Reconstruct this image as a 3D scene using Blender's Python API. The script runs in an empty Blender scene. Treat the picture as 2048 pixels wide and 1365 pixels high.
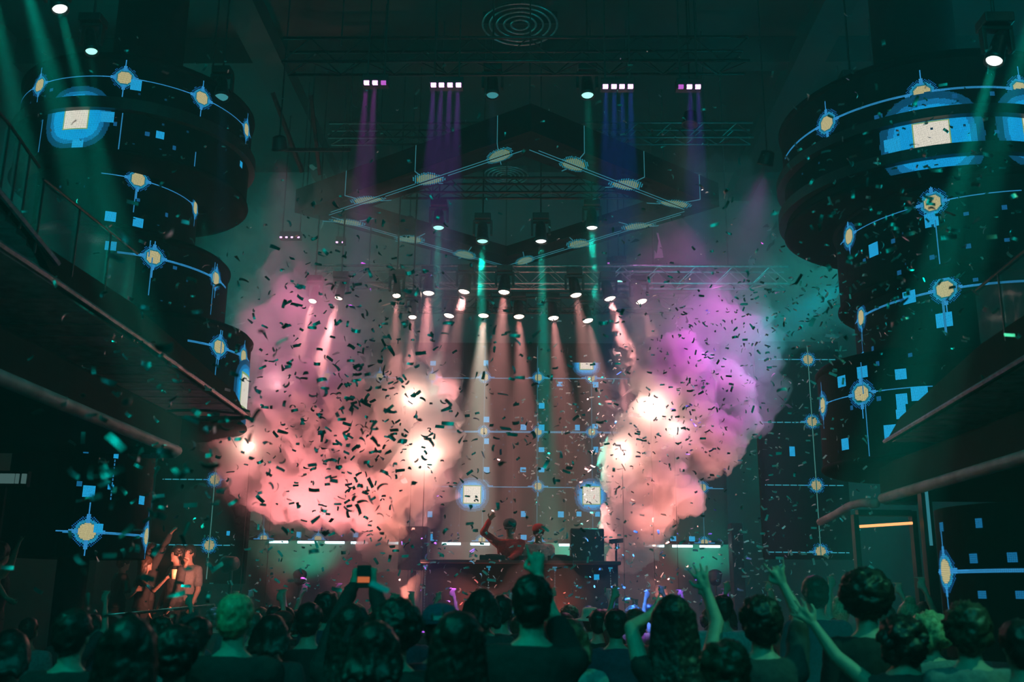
import bpy, bmesh, math, random
from mathutils import Vector, Matrix, noise
V = Vector
sc = bpy.context.scene
COL = sc.collection
rnd = random.Random(7)

# ------------------------------------------------------------------ camera
CAM = V((0, 0, 1.68))
F = 1991.1
ROT = (Matrix.Rotation(math.radians(1.42), 3, 'Z') @ Matrix.Rotation(math.radians(104.55), 3, 'X')
       @ Matrix.Rotation(math.radians(.6), 3, 'Z'))
cam = bpy.data.cameras.new('camera')
cam.lens = 35
cam.sensor_width = 36
cam.clip_start = .05
cam.dof.use_dof = True
cam.dof.focus_distance = 13.5
cam.dof.aperture_fstop = 2.0
cam_o = bpy.data.objects.new('camera', cam)
COL.objects.link(cam_o)
cam_o.matrix_world = Matrix.Translation(CAM) @ ROT.to_4x4()
sc.camera = cam_o
sc.view_settings.view_transform = 'Standard'
sc.view_settings.look = 'None'
sc.view_settings.gamma = 1
sc.view_settings.use_curve_mapping = False
sc.view_settings.exposure = 0.0
sc.cycles.volume_bounces = 1
sc.cycles.max_bounces = 4
sc.cycles.diffuse_bounces = 2
sc.cycles.use_denoising = True
sc.cycles.adaptive_threshold = .05


def ray(px, py):
    return ROT @ V(((px - 1024) / F, -(py - 682.5) / F, -1))


def P(px, py, Y):                       # the point at depth Y that the photo shows at px, py
    d = ray(px, py)
    return CAM + d * (Y / d.y)


def PX(px, py, X):                      # the same on a plane of constant X
    d = ray(px, py)
    return CAM + d * (X / d.x)


# ------------------------------------------------------------------ world and large lights
world = bpy.data.worlds.new('night')
sc.world = world
world.use_nodes = True
world.node_tree.nodes['Background'].inputs[0].default_value = (0, .02, .018, 1)
world.node_tree.nodes['Background'].inputs[1].default_value = .3
_air = world.node_tree.nodes.new('ShaderNodeVolumePrincipled')       # thin theatrical haze fills the hall
_air.inputs['Color'].default_value = (.95, 1, 1, 1)
_air.inputs['Density'].default_value = .0085
world.node_tree.links.new(_air.outputs[0], world.node_tree.nodes['World Output'].inputs['Volume'])

TEAL = (0, 1, .72)
WARM = (1, .36, .34)


def aim(o, target):
    o.rotation_euler = (V(target) - o.location).to_track_quat('-Z', 'Y').to_euler()


def area(loc, target, col, watts, size):
    l = bpy.data.lights.new('added_wash', 'AREA')
    l.color, l.energy, l.size = col, watts, size
    o = bpy.data.objects.new('added_wash', l)
    COL.objects.link(o)
    o.location = loc
    aim(o, target)
    return o


def point(loc, col, watts, r=.06, parent=None, name='strobe_light'):
    l = bpy.data.lights.new(name, 'POINT')
    l.color, l.energy, l.shadow_soft_size = col, watts, r
    o = bpy.data.objects.new(name, l)
    COL.objects.link(o)
    o.location = loc
    return o


def spot(loc, target, col, watts, deg, r=.05, blend=.35):
    l = bpy.data.lights.new('beam_light', 'SPOT')
    l.color, l.energy, l.shadow_soft_size = col, watts, r
    l.spot_size, l.spot_blend = math.radians(deg), blend
    o = bpy.data.objects.new('beam_light', l)
    COL.objects.link(o)
    o.location = loc
    aim(o, target)
    return o


area((-3.5, -4, 8.5), (-2, 9, 2), TEAL, 35, 4)  # area lights added for teal ambience in the haze, without fixtures
area((5, -4, 8.5), (3, 9, 2), TEAL, 35, 4)
area((0, 3, 10.6), (0, 10, 2), (0, .75, .8), 40, 5)
area((0, -4.5, 8.8), (0, 20, 8.4), (0, 1, .88), 250, 3.5)
area((8.9, 12, 6), (0, 14, 6), (0, .75, .8), 380, 3)
area((-8.9, 18, 8.0), (0, 15.5, 7), (0, .9, .75), 240, 3)


# ------------------------------------------------------------------ materials
def mat(name, col, rough=.6, metal=0., scale=None, amt=.25, bump=0., spec=.5):
    m = bpy.data.materials.new(name)
    m.use_nodes = True
    nt = m.node_tree
    b = nt.nodes['Principled BSDF']
    b.inputs['Base Color'].default_value = (*col, 1)
    b.inputs['Roughness'].default_value = rough
    b.inputs['Metallic'].default_value = metal
    b.inputs['Specular IOR Level'].default_value = spec
    if scale:
        n = nt.nodes.new('ShaderNodeTexNoise')
        n.inputs['Scale'].default_value = scale
        n.inputs['Detail'].default_value = 4
        tc = nt.nodes.new('ShaderNodeTexCoord')
        nt.links.new(tc.outputs['Object'], n.inputs['Vector'])
        r = nt.nodes.new('ShaderNodeValToRGB')
        r.color_ramp.elements[0].position = .35
        r.color_ramp.elements[1].position = .65
        r.color_ramp.elements[0].color = tuple(c * (1 - amt) for c in col) + (1,)
        r.color_ramp.elements[1].color = tuple(min(1, c * (1 + amt)) for c in col) + (1,)
        nt.links.new(n.outputs['Fac'], r.inputs['Fac'])
        nt.links.new(r.outputs['Color'], b.inputs['Base Color'])
        if bump:
            bp = nt.nodes.new('ShaderNodeBump')
            bp.inputs['Strength'].default_value = bump
            bp.inputs['Distance'].default_value = .01
            nt.links.new(n.outputs['Fac'], bp.inputs['Height'])
            nt.links.new(bp.outputs['Normal'], b.inputs['Normal'])
    return m


def glow(name, col, s):
    m = bpy.data.materials.new(name)
    m.use_nodes = True
    nt = m.node_tree
    nt.nodes.clear()
    o = nt.nodes.new('ShaderNodeOutputMaterial')
    e = nt.nodes.new('ShaderNodeEmission')
    e.inputs[0].default_value = (*col, 1)
    e.inputs[1].default_value = s
    nt.links.new(e.outputs[0], o.inputs['Surface'])
    m.cycles.emission_sampling = 'NONE'
    return m


def vol(name, dens, col=(1, 1, 1), aniso=0.):
    m = bpy.data.materials.new(name)
    m.use_nodes = True
    nt = m.node_tree
    nt.nodes.clear()
    o = nt.nodes.new('ShaderNodeOutputMaterial')
    v = nt.nodes.new('ShaderNodeVolumePrincipled')
    v.inputs['Color'].default_value = (*col, 1)
    v.inputs['Density'].default_value = dens
    v.inputs['Anisotropy'].default_value = aniso
    nt.links.new(v.outputs[0], o.inputs['Volume'])
    return m


def led_material():
    m = bpy.data.materials.new('led_pixels')
    m.use_nodes = True
    nt = m.node_tree
    b = nt.nodes['Principled BSDF']
    b.inputs['Base Color'].default_value = (.012, .012, .013, 1)
    b.inputs['Roughness'].default_value = .8
    b.inputs['Specular IOR Level'].default_value = .1
    a = nt.nodes.new('ShaderNodeAttribute')
    a.attribute_name = 'led'
    nt.links.new(a.outputs['Color'], b.inputs['Emission Color'])
    b.inputs['Emission Strength'].default_value = 1.0
    m.cycles.emission_sampling = 'NONE'
    return m


M = dict(
    floor=mat('dance_floor', (.03, .03, .032), .35, scale=1.5),
    ceiling=mat('ceiling_black', (.018, .02, .02), .8, scale=.8, spec=.15),
    wall=mat('wall_black', (.03, .03, .032), .75, scale=.7),
    far=mat('stage_wall', (.09, .085, .085), .8, scale=.5),
    black=mat('black_plastic', (.02, .02, .022), .5, scale=30),
    metal=mat('black_metal', (.05, .05, .052), .4, .6, scale=20),
    alu=mat('aluminium', (.35, .36, .37), .35, .8, scale=20),
    panel=mat('panel_dark', (.008, .008, .009), .8, scale=6, spec=.08),
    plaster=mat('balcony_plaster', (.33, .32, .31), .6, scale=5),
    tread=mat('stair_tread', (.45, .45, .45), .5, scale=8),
    booth=mat('booth_face', (.10, .06, .055), .5, scale=3),
    stage=mat('stage_deck', (.05, .045, .045), .5, scale=4),
    led=led_material(),
    confetti=mat('confetti_shaded_foil', (.42, .43, .43), .42, .85, scale=60, amt=.06),  # darker copy: shade of the unlit pieces is put into the material
    flake=mat('confetti_lit_white', (.75, .74, .74), .5, scale=60, amt=.05),  # paler copy: brightness of the lit flakes is put into the colour
    lens_warm=glow('lens_warm', (1, .78, .62), 9),
    lens_teal=glow('lens_teal', (.35, 1, .82), 1.6),
    lens_white=glow('lens_white', (.85, 1, .95), 3.2),
    lens_dim=glow('lens_dim', (.08, .45, .5), .55),
    lens_off=mat('lens_off', (.1, .12, .12), .15),
    cell=glow('cell_magenta', (1, .42, 1), 4),
    cell_dim=glow('cell_dim', (.7, .15, .8), .8),
    strip=glow('strip_white', (.62, .95, 1), 3),
    strip_dim=glow('strip_cyan', (.1, .6, .75), .3),
    neon=glow('neon_orange', (1, .34, .12), 1.8),
    exit=glow('exit_glow', (.25, .5, .48), .22),
    phone=glow('phone_screen', (.9, .22, .08), .55),
    skin=mat('skin', (.50, .33, .26), .5, scale=25, amt=.08),
    skin_dark=mat('skin_dark', (.24, .14, .10), .5, scale=25, amt=.08),
    hair=mat('hair_dark', (.018, .013, .011), .45, scale=60, amt=.5),
    hair_brown=mat('hair_brown', (.07, .04, .025), .45, scale=60, amt=.5),
    hair_blond=mat('hair_blond', (.42, .32, .18), .45, scale=60, amt=.3),
    eye=mat('eye_white', (.7, .7, .7), .2),
)
for n, c in dict(black=(.02, .02, .022), charcoal=(.05, .05, .055), white=(.62, .62, .62), teal=(.10, .34, .36), blue=(.05, .16, .30),
                 red=(.55, .03, .03), pink=(.55, .25, .25), grey=(.2, .2, .21), navy=(.03, .05, .10), denim=(.06, .09, .15),
                 vest=(.10, .04, .04), cream=(.65, .6, .5)).items():
    M['cloth_' + n] = mat('cloth_' + n, c, .85, scale=40, amt=.15, bump=.3)


# ------------------------------------------------------------------ object helpers
def tag(o, label=None, cat=None, group=None, kind=None):
    if label: o['label'] = label
    if cat: o['category'] = cat
    if group: o['group'] = group
    if kind: o['kind'] = kind
    return o


def empty(name, loc, label=None, cat=None, group=None, kind=None):
    o = bpy.data.objects.new(name, None)
    o.empty_display_size = .2
    COL.objects.link(o)
    o.location = loc
    return tag(o, label, cat, group, kind)


class MB:
    """collects shapes in world coordinates; build() links them as one mesh object"""
    def __init__(s):
        s.v, s.f = [], []

    def add(s, v, f):
        n = len(s.v)
        s.v += [V(p) for p in v]
        s.f += [tuple(i + n for i in q) for q in f]
        return s

    def box(s, a, b):
        v = [(x, y, z) for x in (a[0], b[0]) for y in (a[1], b[1]) for z in (a[2], b[2])]
        return s.add(v, [(0, 1, 3, 2), (4, 6, 7, 5), (0, 4, 5, 1), (2, 3, 7, 6), (0, 2, 6, 4), (1, 5, 7, 3)])

    def obox(s, c, ax, ay, az):          # oriented box: centre and three half axes
        c, ax, ay, az = V(c), V(ax), V(ay), V(az)
        v = [c + ax * i + ay * j + az * k for i in (-1, 1) for j in (-1, 1) for k in (-1, 1)]
        return s.add(v, [(0, 1, 3, 2), (4, 6, 7, 5), (0, 4, 5, 1), (2, 3, 7, 6), (0, 2, 6, 4), (1, 5, 7, 3)])

    def bar(s, a, b, w=.03, h=None):     # square bar from a to b
        a, b = V(a), V(b)
        d = (b - a)
        L = d.length
        d.normalize()
        up = V((0, 0, 1)) if abs(d.z) < .9 else V((1, 0, 0))
        x = d.cross(up).normalized()
        y = x.cross(d)
        return s.obox((a + b) / 2, d * L / 2, x * w / 2, y * (h or w) / 2)

    def tube(s, pts, r=.02, n=8, closed=False):
        pts = [V(p) for p in pts]
        m = len(pts)
        rings = []
        for i, p in enumerate(pts):
            a = pts[(i - 1) % m] if (closed or i) else p
            b = pts[(i + 1) % m] if (closed or i < m - 1) else p
            d = (b - a).normalized()
            up = V((0, 0, 1)) if abs(d.z) < .95 else V((1, 0, 0))
            x = d.cross(up).normalized()
            y = x.cross(d)
            rr = r[i] if isinstance(r, (list, tuple)) else r
            rings.append([p + (x * math.cos(t) + y * math.sin(t)) * rr for t in [k * 2 * math.pi / n for k in range(n)]])
        v = [q for g in rings for q in g]
        f = []
        for i in range(m if closed else m - 1):
            j = (i + 1) % m
            f += [(i * n + k, i * n + (k + 1) % n, j * n + (k + 1) % n, j * n + k) for k in range(n)]
        if not closed:
            f += [tuple(range(n))[::-1], tuple(range((m - 1) * n, m * n))]
        return s.add(v, f)

    def lathe(s, origin, axis, prof, n=24):   # prof: (distance along axis, radius)
        o, d = V(origin), V(axis).normalized()
        up = V((0, 0, 1)) if abs(d.z) < .95 else V((1, 0, 0))
        x = d.cross(up).normalized()
        y = x.cross(d)
        v, f = [], []
        for (h, r) in prof:
            v += [o + d * h + (x * math.cos(t) + y * math.sin(t)) * r for t in [k * 2 * math.pi / n for k in range(n)]]
        for i in range(len(prof) - 1):
            f += [(i * n + k, i * n + (k + 1) % n, (i + 1) * n + (k + 1) % n, (i + 1) * n + k) for k in range(n)]
        f += [tuple(range(n))[::-1], tuple(range((len(prof) - 1) * n, len(prof) * n))]
        return s.add(v, f)

    def build(s, name, m, parent=None, smooth=False, bevel=0):
        me = bpy.data.meshes.new(name)
        off = parent_world(parent) if parent else V((0, 0, 0))
        me.from_pydata([p - off for p in s.v], [], s.f)
        me.materials.append(m)
        if smooth:
            me.polygons.foreach_set('use_smooth', [True] * len(me.polygons))
        o = bpy.data.objects.new(name, me)
        COL.objects.link(o)
        if parent: o.parent = parent
        if bevel:
            b = o.modifiers.new('bevel', 'BEVEL')
            b.width = bevel
            b.segments = 2
        return o


def parent_world(o):
    p = V((0, 0, 0))
    while o:
        p += o.location
        o = o.parent
    return p


def at_origin(o, p):                     # move a top-level mesh's origin without moving the mesh
    p = V(p)
    o.data.transform(Matrix.Translation(-p))
    o.location = p
    return o


# ------------------------------------------------------------------ the hall
def struct(name, a, b, m):
    return tag(MB().box(a, b).build(name, m), kind='structure')


struct('floor', (-9.4, -6, -.2), (9.4, 21.4, 0), M['floor'])
struct('ceiling', (-9.4, -6, 11.2), (9.4, 21.4, 11.4), M['ceiling'])
struct('wall_left', (-9.4, -6, 0), (-9.2, 21.4, 11.2), M['wall'])
struct('wall_right', (9.2, -6, 0), (9.4, 21.4, 11.2), M['wall'])
struct('wall_far', (-9.2, 21.2, 0), (9.2, 21.4, 11.2), M['far'])
for i, y in enumerate((6.5, 9.5, 12.5, 15.5)):
    struct('trim_%d' % (i + 1), (-9.2, y, 10.7), (9.2, y + .3, 11.2), M['ceiling'])
for i, (x, z) in enumerate(((-4.6, 10.5), (4.6, 10.5))):
    struct('trim_%d' % (i + 5), (x - .25, -6, z), (x + .25, 21.2, z + .35), M['ceiling'])


# ------------------------------------------------------------------ LED graphics
class Canvas:
    """lit LED cells on a surface of size w x h metres"""
    def __init__(s, w, h, pitch):
        s.w, s.h, s.p = w, h, pitch
        s.c = {}

    def put(s, i, j, col):
        if 0 <= i * s.p < s.w - s.p and 0 <= j * s.p < s.h - s.p:
            s.c[(i, j)] = col

    def rect(s, u0, v0, u1, v1, col, skip=0):
        for i in range(round(u0 / s.p), max(round(u0 / s.p) + 1, round(u1 / s.p))):
            for j in range(round(v0 / s.p), max(round(v0 / s.p) + 1, round(v1 / s.p))):
                if skip and (i + j) % skip == 0: continue
                s.put(i, j, col)

    def node(s, u, v, R=.075, arm=.26, dim=1.):
        n = int(R * 2.3 / s.p) + 1
        ci, cj = round(u / s.p), round(v / s.p)
        for i in range(-n, n + 1):
            for j in range(-n, n + 1):
                r = math.hypot(i, j) * s.p
                if r < R: s.put(ci + i, cj + j, tuple(x * dim for x in (.66, .58, .30)))
                elif r < R * 1.16: s.put(ci + i, cj + j, tuple(x * dim for x in (.02, .22, .30)))
                elif r < R * 1.42: s.put(ci + i, cj + j, tuple(x * dim for x in (.02, .34, .62)))
                elif r < R * 1.8 and (i + j) % 2: s.put(ci + i, cj + j, tuple(x * dim for x in (.01, .12, .36)))
        k = int(arm / s.p)
        for q in range(int(R * 1.2 / s.p), k):
            w = 1 if q < k * .6 else 0
            for t in range(-w, w + 1):
                for (a, b) in ((q, t), (-q, t), (t, q), (t, -q)):
                    s.put(ci + a, cj + b, tuple(x * dim for x in (.04, .34, .75)))

    def disc(s, u, v, R, q=.115):
        n = int(R / s.p)
        ci, cj = round(u / s.p), round(v / s.p)
        for i in range(-n, n + 1):
            for j in range(-n, n + 1):
                a, b = abs(i) * s.p, abs(j) * s.p
                r = (a ** 2.5 + b ** 2.5) ** (1 / 2.5)
                if a < q and b < q: c = (1, .93, .80)
                elif a < q * 1.1 and b < q * 1.1: c = (.3, .5, .2)
                elif r < R * .72: c = (.01, .42, .92)
                elif r < R * .84: c = (.01, .22, .52)
                elif r < R: c = (.005, .08, .18)
                else: continue
                s.put(ci + i, cj + j, c)

    def build(s, name, place, parent, nu=1, nv=1, gap=.84):
        """place(u, v, lift) -> world point; dark base sheet plus one raised quad per lit cell"""
        off = parent_world(parent)
        v, f, col = [], [], []
        for i in range(nu + 1):
            for j in range(nv + 1):
                v.append(place(s.w * i / nu, s.h * j / nv, 0))
        for i in range(nu):
            for j in range(nv):
                a = i * (nv + 1) + j
                f.append((a, a + nv + 1, a + nv + 2, a + 1))
                col.append((0, 0, 0, 1))
        g = s.p * gap
        for (i, j), c in s.c.items():
            u, w = i * s.p, j * s.p
            n = len(v)
            v += [place(u, w, .006), place(u + g, w, .006), place(u + g, w + g, .006), place(u, w + g, .006)]
            f.append((n, n + 1, n + 2, n + 3))
            col.append((*c, 1))
        me = bpy.data.meshes.new(name)
        me.from_pydata([p - off for p in v], [], f)
        at = me.attributes.new('led', 'FLOAT_COLOR', 'FACE')
        at.data.foreach_set('color', [x for c in col for x in c])
        me.materials.append(M['led'])
        o = bpy.data.objects.new(name, me)
        COL.objects.link(o)
        o.parent = parent
        return o


CY = (.02, .46, .90)
LINE = (.03, .26, .55)


def azel(px, py):
    d = ray(px, py)
    return math.atan2(d.x, d.y), d.z / math.hypot(d.x, d.y)


def led_tower(name, label, D, tiers, pillar):
    """tiers: centre px, radius px, y top, y bottom, y of the line, node px list, extras"""
    K = D / (13 if D > 13 else 11)
    root = None
    for (cx, R, yt, yb, yl, nodes, extra, line_px) in tiers:
        ym = (yt + yb) / 2
        a0, _ = azel(cx - R, ym)
        a1, _ = azel(cx + R, ym)
        half, ac = (a1 - a0) / 2, (a1 + a0) / 2
        r = D * math.sin(half)
        cen = V((D * math.sin(ac), D * math.cos(ac), 0))
        dn = D - r

        def zz(py):
            return CAM.z + azel(cx, py)[1] * dn
        zt, zb, zl = zz(yt), zz(yb), zz(yl)
        if root is None:
            root = empty(name, (cen.x, cen.y, 0), label, 'LED tower')
        # facing angle: phi measured from the direction towards the camera
        face = math.atan2(-cen.y, -cen.x)

        def pt(phi, z, rr):
            a = face + phi               # phi grows to the viewer's right
            return V((cen.x + math.cos(a) * rr, cen.y + math.sin(a) * rr, z))

        def phi_of(px, py):
            t = azel(px, py)[0]
            best = min(((abs(math.atan2(pt(q / 200, 0, r).x, pt(q / 200, 0, r).y) - t), q) for q in range(-314, 315)
                        if abs(q / 200) < math.pi / 2), key=lambda k: k[0])
            return best[1] / 200
        # body of the drum with a rounded lip under and over the screen
        prof = [(zb - .1, r * .8), (zb - .09, r * .93), (zb - .06, r * 1.0), (zb - .03, r * 1.025), (zb, r * 1.02), (zb + .02, r * .985),
                (zt - .02, r * .985), (zt, r * 1.02), (zt + .05, r * 1.025), (zt + .10, r * .99), (zt + .13, r * .9)]
        drum = MB().lathe((cen.x, cen.y, 0), (0, 0, 1), prof, 72).build('drum', M['panel'], root, smooth=True)
        W = math.radians(176) * r
        c = Canvas(W, zt - zb, .0125 * D / 12)

        def u_of(px, py):
            return W / 2 + phi_of(px, py) * r
        vl = zl - zb
        if line_px:
            u0, u1 = u_of(line_px[0], yl), u_of(line_px[1], yl)
            c.rect(u0, vl - .008, u1, vl + .014, LINE)
        for npx in nodes:
            c.node(u_of(npx, yl), vl, .08 * K, .26 * K)
        for e in extra:
            if e[0] == 'sq':
                u, v = u_of(e[1], e[2]), zz(e[2]) - zb
                c.rect(u - e[3] * K, v - e[3] * K, u + e[3] * K, v + e[3] * K, CY)
            elif e[0] == 'dot':
                u, v = u_of(e[1], e[2]), zz(e[2]) - zb
                c.rect(u - .025, v - .025, u + .025, v + .025, (.01, .12, .3))
            elif e[0] == 'disc':
                c.disc(u_of(e[1], e[2]), zz(e[2]) - zb, e[3] * K, e[4] * K)
            elif e[0] == 'vl':
                u = u_of(e[1], e[2])
                c.rect(u - .008, zz(e[3]) - zb, u + .008, zz(e[2]) - zb, LINE)
        for q in range(int(W / .33)):
            for w in range(int((zt - zb) / .36)):
                if rnd.random() < .35:
                    c.rect(q * .33 + .05, w * .36 + .1, q * .33 + .075, w * .36 + .125, (.005, .05, .11))
        c.build('screen', lambda u, v, l: pt((u - W / 2) / r, zb + v, r + .004 + l), drum, 48, 1)
        for zr in [e[1] for e in extra if e[0] == 'band']:
            z1, z2 = [CAM.z + azel(cx, q)[1] * (D - 1.06 * r) for q in zr]
            MB().lathe((cen.x, cen.y, 0), (0, 0, 1), [(z2, r * 1.0), (z2, r * 1.06), (z1, r * 1.06), (z1, r * 1.0)], 72).build('ring_band', M['black'], root)
    if pillar:
        MB().lathe((root.location.x, root.location.y, 0), (0, 0, 1), [(pillar[0], .5), (11.15, .5)], 32).build('core_column', M['panel'], root, smooth=True)
    return root


L = led_tower('led_tower', 'round LED tower of stacked drums behind the staircase at left', 14.5, [
    (275, 233, 122, 306, 160, [82, 247, 405, 500], [('disc', 150, 243, .40, .14), ('sq', 273, 171, .065), ('sq', 215, 241, .07), ('sq', 155, 299, .07),
     ('sq', 321, 262, .05), ('sq', 364, 333 - 14, .05), ('dot', 230, 254), ('dot', 295, 265), ('dot', 105, 178), ('dot', 228, 310), ('dot', 350, 280),
     ('vl', 245, 230, 315), ('vl', 88, 236, 318), ('vl', 393, 274, 318), ('sq', 489, 243, .04), ('band', (199, 222))], (44, 506)),
    (224, 175, 326, 446, 350, [277, 396], [('sq', 221, 433, .06), ('sq', 277, 437, .06), ('dot', 335, 402), ('dot', 277, 390), ('vl', 272, 365, 418)], (203, 398)),
    (238, 220, 470, 606, 506, [307, 435], [('sq', 222, 494, .06), ('vl', 307, 432, 506), ('vl', 306, 506, 582), ('vl', 435, 470, 585), ('dot', 352, 515)], (234, 456)),
    (292, 208, 632, 812, 672, [440, 489], [('disc', 494, 742, .4, .2), ('sq', 446, 772, .055), ('sq', 436, 768, .04), ('vl', 447, 632, 690), ('vl', 435, 690, 776)], (375, 500)),
], (7.5,))
Rt = led_tower('led_tower', 'round LED tower of stacked drums beside the right stairs', 12.5, [
    (1860, 300, 118, 340, 184, [1650, 1842, 2040], [('disc', 1864, 276, .47, .155), ('disc', 2072, 262, .42, .14), ('sq', 1784, 277, .075), ('sq', 1796, 366, .075), ('sq', 1922, 351, .07),
     ('sq', 1672, 309, .05), ('dot', 1703, 308), ('dot', 1752, 212), ('dot', 1760, 212), ('dot', 1910, 199), ('dot', 1986, 197), ('sq', 1860, 360, .06),
     ('dot', 1770, 292), ('dot', 1993, 273), ('dot', 2001, 355), ('band', (215, 234)), ('band', (291, 313)), ], (1563, 2120)),
    (1968, 300, 352, 520, 388, [1692, 1862], [('sq', 1744, 446, .065), ('sq', 1862, 422, .065), ('vl', 1870, 424, 515), ('dot', 1785, 443), ('dot', 1725, 460), ('dot', 1932, 423),
     ('dot', 2010, 420), ('dot', 1862, 498), ('dot', 1937, 488), ('dot', 1797, 512), ('dot', 2015, 485)], (1675, 2045)),
    (1985, 278, 540, 692, 568, [1717, 1887], [('sq', 1817, 566, .065), ('sq', 1888, 627, .07), ('sq', 1721, 655, .06), ('vl', 1885, 586, 660), ('vl', 1719, 600, 690),
     ('dot', 1952, 556), ('dot', 1743, 648), ('dot', 1802, 570), ('dot', 1820, 716 - 30)], (1712, 2048)),
    (1852, 214, 708, 906, 774, [1644, 1722], [('sq', 1682, 739, .055), ('sq', 1725, 730, .055), ('sq', 1839, 786, .07), ('sq', 1690, 871, .055), ('sq', 1783, 860, .07),
     ('vl', 1722, 700, 774), ('vl', 1730, 790, 905), ('dot', 1755, 717), ('dot', 1820, 716), ('dot', 1757, 790), ('dot', 1703, 798), ('sq', 1802, 745, .05), ('sq', 1803, 796, .05),
     ('sq', 1803, 811, .045), ('sq', 1803, 826, .045)], (1642, 1866)),
], (7.2,))


# lower columns with screens
def led_column(label, cx, R, D, yt, yb, yl, nodes, line_px, extra):
    root = None
    a0, _ = azel(cx - R, yl)
    a1, _ = azel(cx + R, yl)
    r = D * math.sin((a1 - a0) / 2)
    ac = (a0 + a1) / 2
    cen = V((D * math.sin(ac), D * math.cos(ac), 0))
    root = empty('led_column', (cen.x, cen.y, 0), label, 'LED column')
    face = math.atan2(-cen.y, -cen.x)
    dn = D - r

    def zz(py): return CAM.z + azel(cx, py)[1] * dn
    zt, zb = zz(yt), max(0.0, zz(yb))

    def pt(phi, z, rr): return V((cen.x + math.cos(face + phi) * rr, cen.y + math.sin(face + phi) * rr, z))

    def phi_of(px, py):
        t = azel(px, py)[0]
        return min(((abs(math.atan2(pt(q / 200, 0, r).x, pt(q / 200, 0, r).y) - t), q) for q in range(-312, 313)), key=lambda k: k[0])[1] / 200
    if zb > .1:
        MB().lathe((cen.x, cen.y, 0), (0, 0, 1), [(0, .16), (zb + .02, .16)], 20).build('core_post', M['panel'], root, smooth=True)
    MB().lathe((cen.x, cen.y, 0), (0, 0, 1), [(zb, r * .99), (zt, r * .99)], 64).build('column_shell', M['panel'], root, smooth=True)
    W = math.radians(176) * r
    c = Canvas(W, zt - zb, .013)
    uu = lambda px: W / 2 + phi_of(px, yl) * r
    vl = zz(yl) - zb
    c.rect(uu(line_px[0]), vl - .01, uu(line_px[1]), vl + .016, LINE)
    for n in nodes: c.node(uu(n), vl, .085, .3)
    for e in extra:
        u, v = uu(e[1]), zz(e[2]) - zb
        if e[0] == 'sq': c.rect(u - e[3], v - e[3], u + e[3], v + e[3], CY)
        if e[0] == 'dot': c.rect(u - .03, v - .03, u + .03, v + .03, (.01, .16, .36))
        if e[0] == 'vl': c.rect(u - .008, zz(e[3]) - zb, u + .008, v, LINE, 3)
    c.build('screen', lambda u, v, l: pt((u - W / 2) / r, zb + v, r + l), root, 40, 1)


led_column('dark round column with a glowing node, below the left balcony', 150, 147, 11.8, 850, 1112, 1064, [173, 293], (125, 296),
           [('sq', 169, 982, .055), ('sq', 196, 1055, .05), ('sq', 276, 990, .05), ('sq', 310, 992, .04), ('dot', 153, 901), ('dot', 148, 968), ('vl', 214, 903, 1000), ('sq', 215, 906, .03), ('sq', 211, 970, .03)])
led_column('dark round column with a cyan bar, at the right edge', 2110, 232, 8.2, 1000, 1330, 1140, [1890], (1890, 2100),
           [('dot', 1893, 1041), ('dot', 1968, 1040), ('dot', 1950, 1114), ('dot', 2027, 1113), ('dot', 1960, 1190), ('dot', 2038, 1190)])


# flat screens
def flat_screen(name, label, Y, x0, y0, x1, y1, pitch, draw):
    a, b = P(x0, y0, Y), P(x1, y1, Y)
    xl, xr, zt, zb = a.x, b.x, a.z, b.z
    root = empty(name, ((xl + xr) / 2, Y, zb), label, 'LED screen')
    MB().box((xl - .06, Y + .01, zb - .06), (xr + .06, Y + .14, zt + .06)).build('cabinet', M['panel'], root)
    c = Canvas(xr - xl, zt - zb, pitch)
    U = lambda px, py=900: P(px, py, Y).x - xl
    W = lambda px, py: P(px, py, Y).z - zb
    draw(c, U, W)
    c.build('screen', lambda u, v, l: V((xl + u, Y - .002 - l, zb + v)), root)
    mb = MB()
    n = max(1, round((xr - xl) / .97))
    for i in range(1, n):
        x = xl + (xr - xl) * i / n
        mb.box((x - .004, Y - .012, zb), (x + .004, Y - .001, zt))
    if n > 1: mb.build('panel_seam', M['black'], root)
    return root


def main_draw(c, U, W):
    for row in (757, 865, 975, 1085):
        v = W(1075, row)
        c.rect(0, v - .008, c.w, v + .012, (.05, .26, .42))
        for k, px in enumerate((539, 645, 752, 859, 967, 1075, 1183, 1293, 1402)):
            c.node(U(px), v, .07, .2, .8)
    for px in (539, 967, 1075, 1183, 1402):
        c.rect(U(px) - .005, 0, U(px) + .005, c.h, (.02, .10, .15))
    for (px, py) in ((866, 727), (972, 727), (901, 853), (973, 840), (1047, 855), (1083, 855), (1083, 812), (1155, 856), (1190, 853), (1191, 770), (1119, 769), (1083, 900),
                     (1192, 900), (973, 940), (1047, 940), (1083, 940), (1047, 1029), (1122, 1029), (1158, 1029), (1195, 1029), (860, 1029), (1047, 1075), (598, 1070), (712, 1070),
                     (601, 1024), (1346, 1078), (1384, 1078), (860, 1075), (1270, 853), (1300, 727), (973, 883)):
        u, v = U(px, py), W(px, py)
        c.rect(u - .05, v - .05, u + .05, v + .05, CY)
    for px, py in ((943, 990), (1182, 992)):
        c.disc(U(px, py), W(px, py), .31, .15)
    u, v = U(1172, 727), W(1172, 727)
    c.disc(u, v, .27, .12)
    for i in list(c.c):
        if i[1] * c.p > v and abs(i[0] * c.p - u) < .3: del c.c[i]
    for _ in range(160):
        u, v = rnd.random() * c.w, rnd.random() * c.h
        c.rect(u, v, u + .03, v + .03, (.01, .08, .13))


flat_screen('led_wall', 'large LED wall with cyan grid and nodes behind the stage', 18.6, 525, 690, 1452, 1088, .018, main_draw)


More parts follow.
